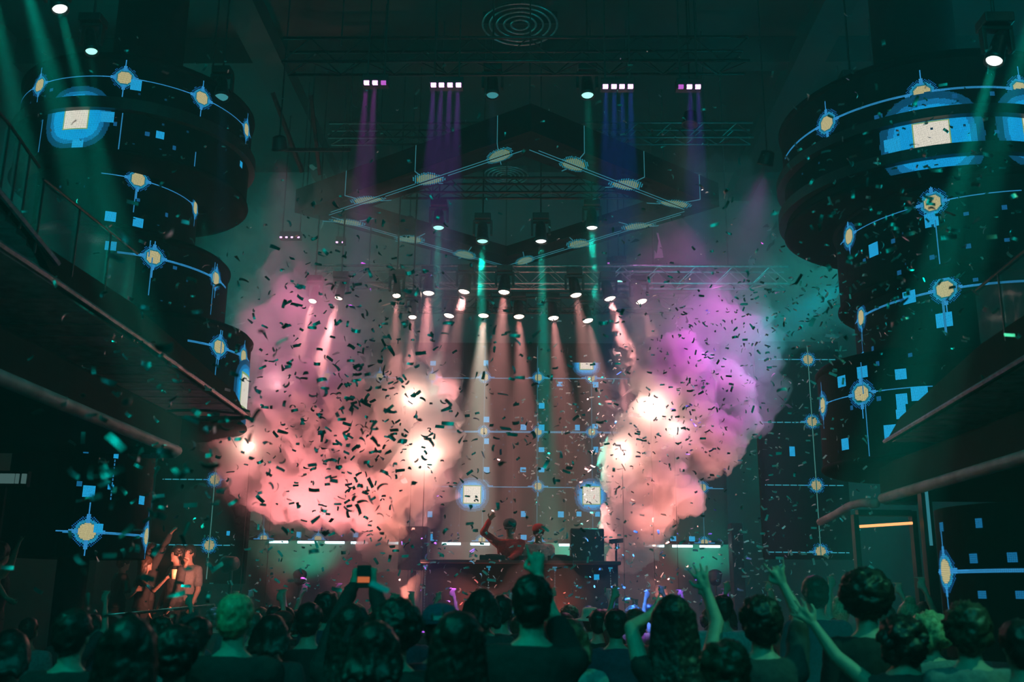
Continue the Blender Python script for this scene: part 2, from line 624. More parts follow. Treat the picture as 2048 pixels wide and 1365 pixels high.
def side_draw(nodes, rows, line_px, sq):
    def d(c, U, W):
        for row in rows:
            v = W(line_px[2], row)
            c.rect(U(line_px[0]), v - .007, U(line_px[1]), v + .01, (.04, .36, .46), 7)
            c.node(U(nodes), v, .075, .2, .75)
        c.rect(U(nodes) - .006, 0, U(nodes) + .006, c.h, (.06, .22, .2))
        for (px, py, s) in sq:
            u, v = U(px, py), W(px, py)
            c.rect(u - s * .6, v - s, u + s * .6, v + s, CY)
    return d


flat_screen('led_banner', 'narrow LED banner with dim nodes at the left of the stage', 15.2, 330, 850, 478, 1160, .017,
            side_draw(434, (960, 1092), (332, 476, 434), ((457, 1068, .035),)))
flat_screen('led_banner', 'narrow LED banner with dim nodes at the right of the stage', 15.6, 1515, 690, 1700, 1112, .017,
            side_draw(1627, (720, 845, 972, 1105), (1517, 1697, 1627), ((1584, 903, .08),)))

# ------------------------------------------------------------------ hanging LED diamond
root = None
zd = P(1055, 288, 13.0).z
crn = []
for (px, py) in ((1055, 288), (1380, 415), (1012, 528), (648, 425)):
    d = ray(px, py)
    crn.append(CAM + d * ((zd - CAM.z) / d.z))
cen = sum(crn, V()) / 4
root = empty('led_diamond', (cen.x, cen.y, zd), 'diamond-shaped LED frame hanging under the ceiling above the dance floor', 'LED frame')
for k in range(4):
    a, b = crn[k], crn[(k + 1) % 4]
    ao, bo = cen + (a - cen) * 1.16, cen + (b - cen) * 1.16
    ai, bi = cen + (a - cen) * .84, cen + (b - cen) * .84
    up, lo = V((0, 0, .42)), V((0, 0, .0))
    mb = MB()
    v = [ao, bo, b - V((0, 0, .05)), a - V((0, 0, .05)), ai, bi, ao + up, bo + up, ai + up * .5, bi + up * .5]
    mb.add(v, [(3, 2, 1, 0), (4, 5, 2, 3), (0, 1, 7, 6), (5, 4, 8, 9), (6, 7, 9, 8)])
    beam = mb.build('frame_beam', M['panel'], root)
    st = MB()
    d = (b - a)
    n_in = (cen - (a + b) / 2).normalized()
    for s_, o_ in ((.0, .035), (.0, -.035)):
        for (t0, t1) in ((.02, .30), (.33, .62), (.64, .97)) if o_ > 0 else ((.05, .5), (.52, .9)):
            st.bar(a + d * t0 + n_in * o_ - V((0, 0, .06)), a + d * t1 + n_in * o_ - V((0, 0, .06)), .008)
    st.build('edge_strip', M['strip_dim'], beam)
    for t in (.25, .56, .88):
        m_ = a + d * t
        out = (ao - a) * (1 - t) + (bo - b) * t
        inn = (ai - a) * (1 - t) + (bi - b) * t
        c = Canvas(.66, .52, .022)
        ci, cj = 15, 12
        for i in range(-14, 15):
            for j in range(-11, 12):
                r = math.hypot(i / 12, j / 10)
                if abs(j) < 1: continue
                if r < .75: c.put(ci + i, cj + j, (.34, .36, .10) if (i + j) % 2 else (.02, .2, .3))
                elif r < 1 and (i + j) % 2: c.put(ci + i, cj + j, (.02, .3, .4))
        dn_, on_ = d.normalized(), out.normalized()

        def pl(u, w, l, m_=m_, dn_=dn_, out=out, inn=inn):
            w = w - .26
            q = out.normalized() * w
            return m_ + dn_ * (u - .33) + q + V((0, 0, -.062 + .05 * abs(w) / out.length - l))
        c.build('node_display', pl, beam)
        ln = MB()
        ln.bar(m_ + on_ * .2 - V((0, 0, .04)), m_ + out * 1.012 - V((0, 0, .012)), .01)
        ln.bar(m_ + out * 1.01 - V((0, 0, .012)), m_ + out * 1.01 + up, .01)
        ln.build('cross_strip', M['strip_dim'], beam)
        MB().bar(m_ - on_ * .2 - V((0, 0, .04)), m_ + inn * .98 - V((0, 0, .012)), .01).build('cross_strip', M['strip_dim'], beam)
for k in range(4):
    p = cen + (crn[k] - cen) * 1.1
    MB().bar(p + V((0, 0, .4)), V((p.x, p.y, 11.2)), .02).build('hanging_cable', M['metal'], root)

# ------------------------------------------------------------------ trusses
truss_n = {}


def truss(label, a, b, w=.3, mt='metal'):
    a, b = V(a), V(b)
    root = empty('lighting_truss', (a + b) / 2, label, 'truss')
    d = (b - a)
    L_ = d.length
    d.normalize()
    x = d.cross(V((0, 0, 1))).normalized() * w / 2
    z = V((0, 0, w / 2))
    for sx, sz in ((1, 1), (1, -1), (-1, 1), (-1, -1)):
        MB().tube([a + x * sx + z * sz, b + x * sx + z * sz], .022, 8).build('chord', M[mt], root, smooth=True)
    mb = MB()
    n = int(L_ / w)
    for i in range(n):
        p, q = a + d * (L_ * i / n), a + d * (L_ * (i + 1) / n)
        s_ = 1 if i % 2 else -1
        mb.tube([p + x + z * s_, q + x - z * s_], .01, 5)
        mb.tube([p - x + z * s_, q - x - z * s_], .01, 5)
        mb.tube([p + x * s_ - z, q - x * s_ - z], .01, 5)
    mb.build('bracing', M[mt], root)
    for t in (.12, .88):
        p = a.lerp(b, t)
        MB().tube([p + z, V((p.x, p.y, 11.2))], .012, 5).build('hanging_cable', M['metal'], root)
    return root


T1 = P(1040, 555, 16.0)
truss('aluminium truss carrying the upper row of warm beams', (-3.8, 16, T1.z), (4.2, 16, T1.z), .3, 'alu')
T2 = P(1040, 606, 17.4)
truss('aluminium truss carrying the lower row of warm beams', (-2.6, 17.4, T2.z), (2.8, 17.4, T2.z))
T3 = P(1040, 150, 12.0)
truss('long dark truss carrying the magenta light bars', (-3.4, 12.0, T3.z + .28), (2.8, 12.0, T3.z + .28), .35)
T4 = P(800, 268, 14.5)
truss('dim truss crossing behind the hanging diamond', (-3.3, 14.5, T4.z), (3.4, 14.5, T4.z), .25)
T5 = P(1030, 440, 15.0)
truss('short truss carrying four teal beams inside the diamond', (-2.2, 15, T5.z + .55), (2.0, 15, T5.z + .55), .25)

# sloping ceiling braces at left
for k, (a, b) in enumerate((((545, 185), (605, 345)), ((622, 190), (640, 350)), ((570, 300), (700, 300)))):
    o = MB().bar(P(*a, 13.5), P(*b, 14.2), .05).build('ceiling_brace', M['metal'])
    tag(o, ('steep thin brace under the ceiling, nearest the left tower', 'second steep thin brace under the ceiling, beside the magenta bars',
            'flat thin brace low under the ceiling left of the diamond')[k], 'brace')


# ------------------------------------------------------------------ lamps
LW = [.2, .3, .75, .5, .3, .15, .5, .85, .75, .75, .4]


def moving_head(loc, target, lens, label, group=None, r=.085, light=None, hang=.42, top=11.2):
    """hanging moving head; loc is the lens centre"""
    loc, target = V(loc), V(target)
    d = (target - loc).normalized()
    piv = loc - d * .16
    root = empty('moving_head', (piv.x, piv.y, piv.z + hang), label, 'stage light', group)
    MB().box((piv.x - .13, piv.y - .11, piv.z + hang - .1), (piv.x + .13, piv.y + .11, piv.z + hang)).build('base', M['black'], root, bevel=.012)
    if top > piv.z + hang + .01:
        MB().tube([(piv.x, piv.y, piv.z + hang - .01), (piv.x, piv.y, top)], .014, 6).build('hanging_pole', M['metal'], root)
    yo = MB()
    for s in (-1, 1):
        yo.box((piv.x + s * (r + .045) - .018, piv.y - .04, piv.z - .05), (piv.x + s * (r + .045) + .018, piv.y + .04, piv.z + hang - .12))
    yo.box((piv.x - r - .06, piv.y - .045, piv.z + hang - .14), (piv.x + r + .06, piv.y + .045, piv.z + hang - .1))
    yo.build('yoke', M['black'], root, bevel=.008)
    head = MB().lathe(loc, d, [(-.34, r * .5), (-.33, r * .72), (-.25, r * .85), (-.08, r * .98), (-.04, r * 1.12), (.012, r * 1.14), (.014, r * 1.0), (-.012, r * .97)], 24).build('lamp_head', M['metal'], root, smooth=True)
    MB().lathe(loc, d, [(-.014, r * .2), (-.012, r * .9), (-.006, r * .85), (.004, r * .5), (.008, r * .1)], 24).build('lens', lens, head, smooth=True)
    if light:
        col, watts, deg = light
        s = spot(loc + d * .03, target, col, watts, deg, r * .55)
        off = V(s.location) - root.location
        s.parent = root
        s.location = off
    return root


ORD = ['first', 'second', 'third', 'fourth', 'fifth', 'sixth', 'seventh', 'eighth', 'ninth', 'tenth']
up_row = [(857, 587, 845, 800, .35), (928, 584, 878, 830, 1), (1008, 585, 990, 830, 1), (1152, 591, 1195, 830, .9), (1220, 598, 1285, 830, .9), (1283, 604, 1330, 760, .15)]
for k, (a, b, c, d, s) in enumerate(up_row):
    moving_head(P(a, b, 15.8), P(c, d, 15.4), M['lens_warm'], 'warm beam light, %s from the left in the upper row over the stage' % ORD[k], None, .1, (WARM, 26000 * s * LW[k], 18), .3, T1.z - .14)
lo_row = [(898, 632, 835, 900, 1), (967, 632, 948, 930, 1.6), (1038, 634, 1050, 900, 1.1), (1107, 637, 1135, 900, 1), (1176, 642, 1235, 900, 1)]
for k, (a, b, c, d, s) in enumerate(lo_row):
    moving_head(P(a, b, 17.2), P(c, d, 16.6), M['lens_warm'], 'warm beam light, %s from the left in the lower row over the stage' % ORD[k], None, .1, (WARM if k != 1 else (1, .6, .5), 26000 * s * LW[6 + k], 16), .3, T2.z - .14)
for k, (a, b, c, d) in enumerate(((625, 603, 600, 700), (677, 597, 630, 760), (793, 592, 790, 700), (825, 635, 820, 760))):
    moving_head(P(a, b, 15.6), P(c, d, 15.2), M['lens_warm'], 'warm lamp glowing through the pink smoke, %s from the left' % ORD[k], None, .07, (WARM, 1200 if k != 1 else 5000, 12), .3)
mids = [(877, 456, 873, 620, .06), (965, 483, 962, 700, 2.2), (1082, 483, 1090, 780, 2), (1184, 456, 1190, 780, .5)]
for k, (a, b, c, d, s) in enumerate(mids):
    moving_head(P(a, b, 15.0), P(c, d, 14.8), M['lens_teal'] if k < 2 else M['lens_white'], 'teal beam light, %s from the left under the far side of the diamond' % ORD[k], None, .095, (TEAL, 20000 * s, 6), .3)
tops = [
    ('bright white-green ceiling lamp at the top left corner', 120, 18, 8.5, 262, 560, 'lens_white', 2600, 6.0, .075),
    ('pale ceiling lamp below the bright one at top left', 183, 103, 10.0, 205, 400, 'lens_teal', 350, 7, .07),
    ('violet-tinted ceiling lamp beside the top of the left tower', 443, 195, 12.5, 443, 420, 'lens_dim', 300, 7, .1),
    ('faint blue ceiling lamp left of centre between the magenta bars', 985, 191, 12.5, 985, 450, 'lens_dim', 250, 7, .09),
    ('blue-white ceiling lamp right of centre between the magenta bars', 1175, 191, 12.5, 1185, 450, 'lens_teal', 700, 9, .09),
    ('bright white-green ceiling lamp above the right tower', 1988, 122, 8.0, 1890, 470, 'lens_white', 2200, 8, .075),
    ('pale lamp mounted beside the second drum of the left tower', 403, 421, 13.6, 430, 600, 'lens_teal', 200, 10, .075),
    ('dark lamp between the two magenta bars at right, unlit', 1705, 210, 11.5, 1720, 400, 'lens_dim', 60, 10, .09),
    ('small blue lamp behind the hanging truss at right', 1238, 564, 16.5, 1240, 700, 'lens_teal', 60, 10, .07)]
for (lab, a, b, Y, c, d, ln, wts, deg, r) in tops:
    moving_head(P(a, b, Y), P(c, d, Y - .3), M[ln], lab, None, r, ((0, 1, .72) if ln != 'lens_dim' else (.1, .5, 1), wts * 4, deg), .3)
# beams that enter the picture from fixtures just above it
for (lab, a, b, Y, c, d, wts, deg) in (('teal beam light high above the left stairs', 40, -70, 8.0, 150, 330, 2600, 8),
                                       ('teal beam light highest above the left balcony', -30, -80, 7.6, 150, 800, 3000, 6),
                                       ('teal beam light high above the right balcony', 2090, -60, 7.6, 1960, 420, 2200, 7)):
    moving_head(P(a, b, Y), P(c, d, Y - .3), M['lens_teal'], lab, None, .08, (TEAL, wts * 4, deg), .3)

# magenta light bars
bars = [([733, 750, 767], 165, 11.7, 'magenta three-cell light bar, leftmost high on the long truss', [1, 1, 0], (.75, .08, .9)),
        ([867, 883, 900, 917], 169.5, 11.7, 'magenta four-cell light bar left of centre on the long truss', [1, 1, 1, 1], (.45, .08, .95)),
        ([1211, 1228, 1244, 1261], 172.5, 11.7, 'magenta four-cell light bar right of centre on the long truss', [1, 1, 1, 1], (.05, .12, 1)),
        ([1362, 1379, 1396], 173, 11.7, 'magenta three-cell light bar, rightmost high on the long truss', [0, 1, 1], (.2, .06, .95)),
        ([562, 573, 584, 597], 475, 17.0, 'small four-cell light bar glowing left in the smoke', [1, 1, 1, 1], None),
        ([674, 686], 485, 17.0, 'small two-cell light bar beside the diamond corner in the smoke', [1, 1], None),
        ([1217, 1228, 1239, 1250], 527, 17.0, 'small dim violet four-cell light bar above the right warm beams', [0, 0, 0, 0], None)]
for (xs, y, Y, lab, on, lc) in bars:
    ps = [P(x, y, Y) for x in xs]
    s = 1 if Y < 13 else .55
    root = empty('light_bar', (ps[0] + ps[-1]) / 2, lab, 'light bar')
    MB().box((ps[0].x - .06 * s, Y - .0, ps[0].z - .02), (ps[-1].x + .06 * s, Y + .14, ps[0].z + .12)).build('housing', M['black'], root, bevel=.008)
    MB().box((ps[0].x - .01, Y + .06, ps[0].z + .12), (ps[0].x + .01, Y + .08, 11.2)).build('hanging_rod', M['metal'], root)
    MB().box((ps[-1].x - .01, Y + .06, ps[0].z + .12), (ps[-1].x + .01, Y + .08, 11.2)).build('hanging_rod', M['metal'], root)
    for p, o_ in zip(ps, on):
        MB().box((p.x - .033 * s, Y - .012, p.z - .022 * s), (p.x + .033 * s, Y + .03, p.z + .022 * s)).build('light_cell', M['cell'] if o_ else M['cell_dim'], root)
        if lc and o_:
            sp = spot(V((p.x, Y - .02, p.z - .04)), V((p.x - .05, Y - .05, 4)), lc, 4500, 9, .03)
            off = V(sp.location) - root.location
            sp.parent = root
            sp.location = off

# ceiling speaker rings
for (px, py, Z, R, lab) in ((1040, 50, 10.95, .62, 'large round ceiling vent with concentric rings near the top of the picture'),
                            (1012, 352, 10.95, .5, 'round ceiling vent with concentric rings seen inside the diamond')):
    d = ray(px, py)
    c = CAM + d * ((Z - CAM.z) / d.z)
    root = empty('ceiling_vent', c, lab, 'vent')
    for k in range(5):
        R_ = R * (1 - k * .19)
        MB().tube([c + V((math.cos(t) * R_, math.sin(t) * R_, 0)) for t in [q * math.pi / 24 for q in range(48)]], .018, 6, True).build('ring', M['alu'], root, smooth=True)
    MB().box((c.x - R, c.y - .02, c.z + .02), (c.x + R, c.y + .02, c.z + .24)).build('bracket', M['metal'], root)

# ------------------------------------------------------------------ stage
deck = empty('stage', (0, 15.7, 0), 'low black stage across the far end of the hall', 'stage')
MB().box((-4.4, 12.7, 0), (3.9, 18.5, 1.15)).build('deck', M['stage'], deck, bevel=.01)
zs = P(1000, 1090, 18.45).z
MB().box((-5.3, 18.46, 0), (3.6, 18.58, zs + .04)).build('riser', M['stage'], deck)
for k, (x0, x1) in enumerate(((537, 575), (595, 633), (650, 688), (702, 735), (777, 802), (884, 921), (941, 979), (1118, 1139), (1150, 1198), (1290, 1328), (1345, 1385), (1400, 1440))):
    a, b = P(x0, 1085, 18.4), P(x1, 1085, 18.4)
    z = P((x0 + x1) / 2, 1084.5 + (x0 - 537) * .0105, 18.4).z
    o = MB().box((a.x, 18.39, z - .02), (b.x, 18.46, z + .02)).build('strip_light', M['strip'])
    at_origin(o, (a.x, 18.4, z))
    tag(o, 'white strip light under the LED wall, %s from the left' % (ORD + ['eleventh', 'twelfth'])[k], 'strip light', 'white strip lights along the foot of the LED wall')

ZB = P(1040, 1129, 13.7).z
bx0, bx1 = P(846, 1150, 13.7).x, P(1236, 1150, 13.7).x
booth = empty('dj_booth', ((bx0 + bx1) / 2, 13.95, 1.15), 'wide DJ booth with dark LED front at centre stage', 'DJ booth')
MB().box((bx0, 13.7, 1.15), (bx1, 13.78, ZB)).build('front_panel', M['booth'], booth)
MB().box((bx0 - .04, 13.66, ZB), (bx1 + .04, 14.28, ZB + .05)).build('table_top', M['black'], booth, bevel=.01)
for x in (bx0, bx1 - .06):
    MB().box((x, 13.78, 1.15), (x + .06, 14.25, ZB)).build('side_panel', M['black'], booth)
c = Canvas(bx1 - bx0, ZB - 1.15, .012)
for px in (851, 978, 1110, 1221):
    u = P(px, 1150, 13.7).x - bx0
    for q in range(0, 26):
        c.rect(u - .006, c.h - .08 - q * .035, u + .006, c.h - .08 - q * .035 + .018, (.10, .16, .17))
    c.rect(u - .03, c.h - .05, u + .03, c.h - .03, (.02, .25, .4))
    c.rect(u - .012, c.h - .09, u + .012, c.h - .05, (.02, .25, .4))
u = P(1194, 1155, 13.7).x - bx0
v = P(1194, 1155, 13.7).z - 1.15
c.rect(u - .035, v - .035, u + .035, v + .035, CY)
c.build('screen', lambda u, v, l: V((bx0 + u, 13.698 - l, 1.15 + v)), booth)

# mixer and players on the booth
for k, (px, w, lab) in enumerate(((985, .34, 'flat media player on the booth, left of the mixer'), (1060, .3, 'DJ mixer between the two players'), (1120, .34, 'flat media player on the booth, right of the mixer'))):
    x = P(px, 1129, 13.95).x
    r_ = empty('dj_mixer' if k == 1 else 'media_player', (x, 13.95, ZB + .05), lab, 'DJ gear')
    MB().box((x - w / 2, 13.78, ZB + .05), (x + w / 2, 14.14, ZB + .12)).build('body', M['black'], r_, bevel=.008)
    if k != 1:
        MB().lathe((x, 13.93, ZB + .12), (0, 0, 1), [(0, .1), (.012, .1), (.016, .09)], 24).build('jog_wheel', M['metal'], r_)
    else:
        for q in range(8):
            MB().lathe((x - .1 + .065 * (q % 4), 13.86 + .1 * (q // 4), ZB + .12), (0, 0, 1), [(0, .012), (.02, .01)], 10).build('knob', M['alu'], r_)

# monitor speakers
for (x0, x1, yt, Y, lab) in ((798, 856, 1053, 14.5, 'black monitor speaker at the left end of the booth'), (1141, 1208, 1057, 14.5, 'black monitor speaker right of the two DJs')):
    a, b = P(x0, yt, Y), P(x1, yt, Y)
    r_ = empty('monitor_speaker', ((a.x + b.x) / 2, Y + .2, 1.15), lab, 'speaker')
    zb_ = a.z - .62
    MB().box((a.x, Y, zb_), (b.x, Y + .4, a.z)).build('cabinet', M['black'], r_, bevel=.015)
    xm = (a.x + b.x) / 2
    for (z, rr) in ((zb_ + .22, .14), (zb_ + .48, .06)):
        MB().lathe((xm, Y - .012, z), (0, 1, 0), [(0, rr), (.01, rr * .95), (.012, rr * .5), (.011, rr * .1)], 24).build('cone', M['metal'], r_)
    MB().box((xm - .04, Y + .16, 1.15), (xm + .04, Y + .24, zb_)).build('stand', M['metal'], r_)
# microphone stand with a small screen
p = P(1232, 1083, 14.4)
r_ = empty('microphone_stand', (p.x, 14.4, 1.15), 'thin stand with a flat head beside the right monitor speaker', 'stand')
MB().tube([(p.x, 14.4, 1.15), (p.x, 14.4, p.z)], .015).build('pole', M['metal'], r_)
MB().obox((p.x, 14.38, p.z), (.1, 0, .01), (0, .015, 0), (0, 0, .03)).build('head', M['black'], r_)
MB().lathe((p.x, 14.4, 1.15), (0, 0, 1), [(0, .15), (.02, .14)], 20).build('base', M['metal'], r_)
# smoke jets
for (px, lab) in ((765, 'black smoke jet nozzle at the foot of the left pink plume'), (1268, 'black smoke jet nozzle at the foot of the right plume')):
    p = P(px, 1118, 14.6)
    r_ = empty('smoke_jet', (p.x, 14.6, 1.15), lab, 'smoke machine')
    MB().box((p.x - .18, 14.45, 1.15), (p.x + .18, 14.75, 1.4)).build('case', M['black'], r_, bevel=.02)
    MB().lathe((p.x, 14.6, 1.4), (0, 0, 1), [(0, .05), (.25, .04), (.3, .055)], 16).build('nozzle', M['metal'], r_)


# ------------------------------------------------------------------ fused organic shapes
class Soup:
    def __init__(s):
        s.v, s.f = [], []

    def add(s, v, f):
        n = len(s.v)
        s.v += v
        s.f += [tuple(i + n for i in q) for q in f]

    def cap(s, a, ra, b, rb, n=10):
        a, b = V(a), V(b)
        d = b - a
        L_ = d.length
        if L_ < 1e-5: d = V((0, 0, 1)); L_ = 1e-5
        d.normalize()
        up = V((0, 0, 1)) if abs(d.z) < .9 else V((1, 0, 0))
        x = d.cross(up).normalized()
        y = x.cross(d)
        rings = []
        for t in (-80, -50, -20, 0): rings.append((a + d * ra * math.sin(math.radians(t)), ra * math.cos(math.radians(t))))
        for t in (0, 20, 50, 80): rings.append((b + d * rb * math.sin(math.radians(t)), rb * math.cos(math.radians(t))))
        v = [c + (x * math.cos(q) + y * math.sin(q)) * r for (c, r) in rings for q in [k * 2 * math.pi / n for k in range(n)]]
        m = len(rings)
        f = [(i * n + k, i * n + (k + 1) % n, (i + 1) * n + (k + 1) % n, (i + 1) * n + k) for i in range(m - 1) for k in range(n)]
        f += [tuple(range(n))[::-1], tuple(range((m - 1) * n, m * n))]
        s.add(v, f)

    def chain(s, pts, rs, n=10):
        for i in range(len(pts) - 1): s.cap(pts[i], rs[i], pts[i + 1], rs[i + 1], n)

    def ell(s, c, rx, ry, rz, rot=None, n=14, m=9):
        c = V(c)
        v = []
        for i in range(m + 1):
            th = math.pi * (i + .02) / (m + .04)
            for k in range(n):
                q = V((rx * math.sin(th) * math.cos(k * 2 * math.pi / n), ry * math.sin(th) * math.sin(k * 2 * math.pi / n), rz * math.cos(th)))
                v.append(c + (rot @ q if rot else q))
        f = [(i * n + k, (i + 1) * n + k, (i + 1) * n + (k + 1) % n, i * n + (k + 1) % n) for i in range(m) for k in range(n)]
        f += [tuple(range(n)), tuple(range(m * n, (m + 1) * n))[::-1]]
        s.add(v, f)

    def loft(s, rings, rot=None, org=V((0, 0, 0)), n=20):
        v = []
        for (z, rx, ry, yo) in rings:
            for k in range(n):
                t = k * 2 * math.pi / n
                q = V((rx * math.cos(t), yo + ry * math.sin(t), z))
                v.append(org + (rot @ q if rot else q))
        m = len(rings)
        f = [(i * n + k, i * n + (k + 1) % n, (i + 1) * n + (k + 1) % n, (i + 1) * n + k) for i in range(m - 1) for k in range(n)]
        f += [tuple(range(n))[::-1], tuple(range((m - 1) * n, m * n))]
        s.add(v, f)


def fuse(soup, name, voxel, smooth=2, noise_amp=0, noise_scale=10, off=None, octaves=2, seed=0):
    me = bpy.data.meshes.new(name)
    off = off or V((0, 0, 0))
    me.from_pydata([p - off for p in soup.v], [], soup.f)
    o = bpy.data.objects.new('work', me)
    COL.objects.link(o)
    r = o.modifiers.new('r', 'REMESH')
    r.mode = 'VOXEL'
    r.voxel_size = voxel
    if smooth:
        s = o.modifiers.new('s', 'SMOOTH')
        s.iterations = smooth
        s.factor = .5
    dg = bpy.context.evaluated_depsgraph_get()
    out = bpy.data.meshes.new_from_object(o.evaluated_get(dg))
    bpy.data.objects.remove(o)
    bpy.data.meshes.remove(me)
    out.name = name
    if noise_amp:
        vs = [(v.co.copy(), v.normal.copy()) for v in out.vertices]
        for v, (c_, n_) in zip(out.vertices, vs):
            d = 0
            for k in range(octaves):
                d += (1 - 2.2 * abs(noise.noise(c_ * noise_scale * 2.1 ** k + V((seed * 3.3, k * 7, 0))))) * .5 ** k
            v.co = c_ + n_ * (d - .3) * noise_amp
    out.polygons.foreach_set('use_smooth', [True] * len(out.polygons))
    return out


def link(name, me, m, parent=None, loc=None):
    me.materials.clear()
    me.materials.append(m)
    o = bpy.data.objects.new(name, me)
    COL.objects.link(o)
    if parent: o.parent = parent
    if loc is not None: o.location = loc
    return o


# ------------------------------------------------------------------ smoke plumes
SM1 = vol('smoke_dense', 4.2, (.98, .93, .93), 0)
SM2 = vol('smoke_thin', .55, (.97, .92, .94), 0)
SM3 = vol('smoke_faint', .13, (.97, .93, .96), 0)


def plume(label, base_px, core, thin, faint, seed):
    b = P(base_px, 1100, 14.6)
    root = empty('smoke_plume', (b.x, 14.6, 1.7), label, 'smoke', kind='stuff')
    for nm, blobs, m, vx, amp in (('dense_smoke', core, SM1, .03, .19), ('thin_smoke', thin, SM2, .07, .30), ('faint_smoke', faint, SM3, .1, .40)):
        s = Soup()
        for (px, py, Y, r) in blobs: s.ell(P(px, py, Y), r, r * .8, r)
        off = root.location
        link(nm, fuse(s, nm, vx, 1, amp, 1.9, off, 5, seed), m, root)
    return root


plume('billowing pink smoke plume rising at the left of the stage', 765,
      [(765, 1088, 14.6, .2), (763, 1060, 14.6, .28), (758, 1030, 14.6, .36), (745, 1000, 14.6, .45), (790, 975, 14.6, .5), (835, 930, 14.5, .42), (850, 900, 14.5, .4), (842, 850, 14.6, .42), (826, 800, 14.6, .35),
       (700, 960, 14.6, .6), (640, 950, 14.6, .6), (570, 950, 14.6, .5), (520, 900, 14.6, .52), (600, 870, 14.6, .7), (700, 860, 14.7, .75), (760, 880, 14.7, .7), (590, 800, 14.7, .5)],
      [(580, 760, 14.9, .7), (660, 780, 14.9, .6), (800, 770, 14.9, .45), (840, 790, 14.9, .5), (600, 690, 14.9, .8), (560, 640, 15, .6), (680, 900, 15, 1.1), (550, 900, 15, .8), (800, 950, 14.9, .6)],
      [(600, 560, 15.2, 1.1), (720, 500, 15.2, 1.1), (800, 570, 15.2, 1.0), (680, 620, 15.2, 1.3), (560, 700, 15.2, 1.0), (760, 440, 15.2, .6), (620, 470, 15.2, .7), (520, 600, 15.2, .6), (450, 960, 15.2, .6), (640, 940, 15.3, 1.1)], 1)
plume('billowing smoke plume rising at the right of the stage, violet on top', 1268,
      [(1265, 1095, 14.6, .22), (1270, 1065, 14.6, .32), (1280, 1030, 14.6, .4), (1290, 990, 14.6, .45), (1275, 940, 14.6, .36), (1262, 905, 14.5, .3), (1330, 950, 14.6, .5), (1370, 900, 14.6, .5), (1420, 870, 14.6, .42),
       (1465, 850, 14.6, .3), (1310, 880, 14.6, .45), (1320, 820, 14.6, .45), (1295, 790, 14.6, .3), (1380, 820, 14.7, .55), (1440, 800, 14.7, .4), (1350, 760, 14.7, .55)],
      [(1290, 760, 14.9, .4), (1350, 720, 14.9, .65), (1430, 740, 14.9, .6), (1480, 790, 14.9, .35), (1330, 660, 14.9, .6), (1420, 670, 14.9, .7), (1480, 720, 14.9, .5), (1340, 830, 14.9, .7), (1510, 760, 14.9, .25)],
      [(1330, 560, 15.2, .8), (1420, 560, 15.2, 1.), (1500, 610, 15.2, .8), (1380, 640, 15.2, .9), (1300, 480, 15.2, .7), (1420, 460, 15.2, .9), (1550, 560, 15.2, .7), (1560, 660, 15.2, .45), (1640, 570, 15.2, .6)], 5)

s_ = Soup()
for px in range(930, 1220, 55): s_.ell(P(px, 1200 + (px * 7) % 25, 13.35), .62, .26, .34)
low_ = V(P(1000, 1200, 13.35))
o = link('low_smoke', fuse(s_, 'low_smoke', .07, 3, .24, 1.6, low_, 3, 9), vol('smoke_low', .28, (.98, .9, .9)), None, low_)
tag(o, 'thin low smoke drifting over the stage edge in front of the booth', 'smoke', kind='stuff')
HOT = (1, .58, .45)
PINK = (1, .26, .26)
for (a, b, Y, col, w, r) in (
        (848, 908, 14.3, HOT, 60, .09), (826, 798, 14.4, HOT, 26, .05), (497, 893, 14.4, HOT, 14, .05), (555, 770, 14.6, (1, .45, .5), 9, .05),
        (1303, 815, 14.3, HOT, 46, .09), (1246, 905, 14.4, HOT, 24, .05), (1350, 860, 14.3, HOT, 9, .05)):
    q = P(a, b, Y)
    s = empty('strobe_lamp', q, 'hot white strobe lamp inside the smoke, near %s' % {848: 'the right edge of the left plume', 826: 'the upper right edge of the left plume',
              497: 'the far left edge of the left plume', 555: 'the upper left of the left plume', 1303: 'the upper left of the right plume', 1246: 'the lower left edge of the right plume',
              1350: 'the middle of the right plume'}[a], 'strobe')
    MB().box((q.x - .07, q.y + .1, q.z - .05), (q.x + .07, q.y + .16, q.z + .05)).build('housing', M['black'], s, bevel=.01)
    MB().tube([(q.x, q.y + .13, 1.15), (q.x, q.y + .13, q.z - .04)], .005, 6).build('pole', M['metal'], s)
    MB().lathe((q.x, q.y + .13, 1.15), (0, 0, 1), [(0, .12), (.02, .11)], 16).build('base', M['metal'], s)
    l = point((0, 0, 0), col, w, r)
    l.parent = s


def flood(label, loc, target, col, watts, deg, r=.12, top=None):
    loc = V(loc)
    d = (V(target) - loc).normalized()
    s = empty('effect_flood', loc, label, 'stage light')  # can and mount are an invented body for an effect spot
    MB().lathe(loc, d, [(-.2, .05), (-.18, .09), (-.03, .11), (0, .12), (.002, .1), (-.02, .09)], 20).build('can', M['black'], s, smooth=True)
    if top:
        MB().tube([loc - d * .12, V((loc.x - d.x * .12, loc.y - d.y * .12, top))], .012, 6).build('hanging_pole', M['metal'], s)
    else:
        MB().tube([loc - d * .12, V((loc.x - d.x * .12, loc.y - d.y * .12, 1.15))], .02, 6).build('stand', M['metal'], s)
    l = spot(loc + d * .02, target, col, watts, deg, r, .8)
    off = V(l.location) - loc
    l.parent = s
    l.location = off


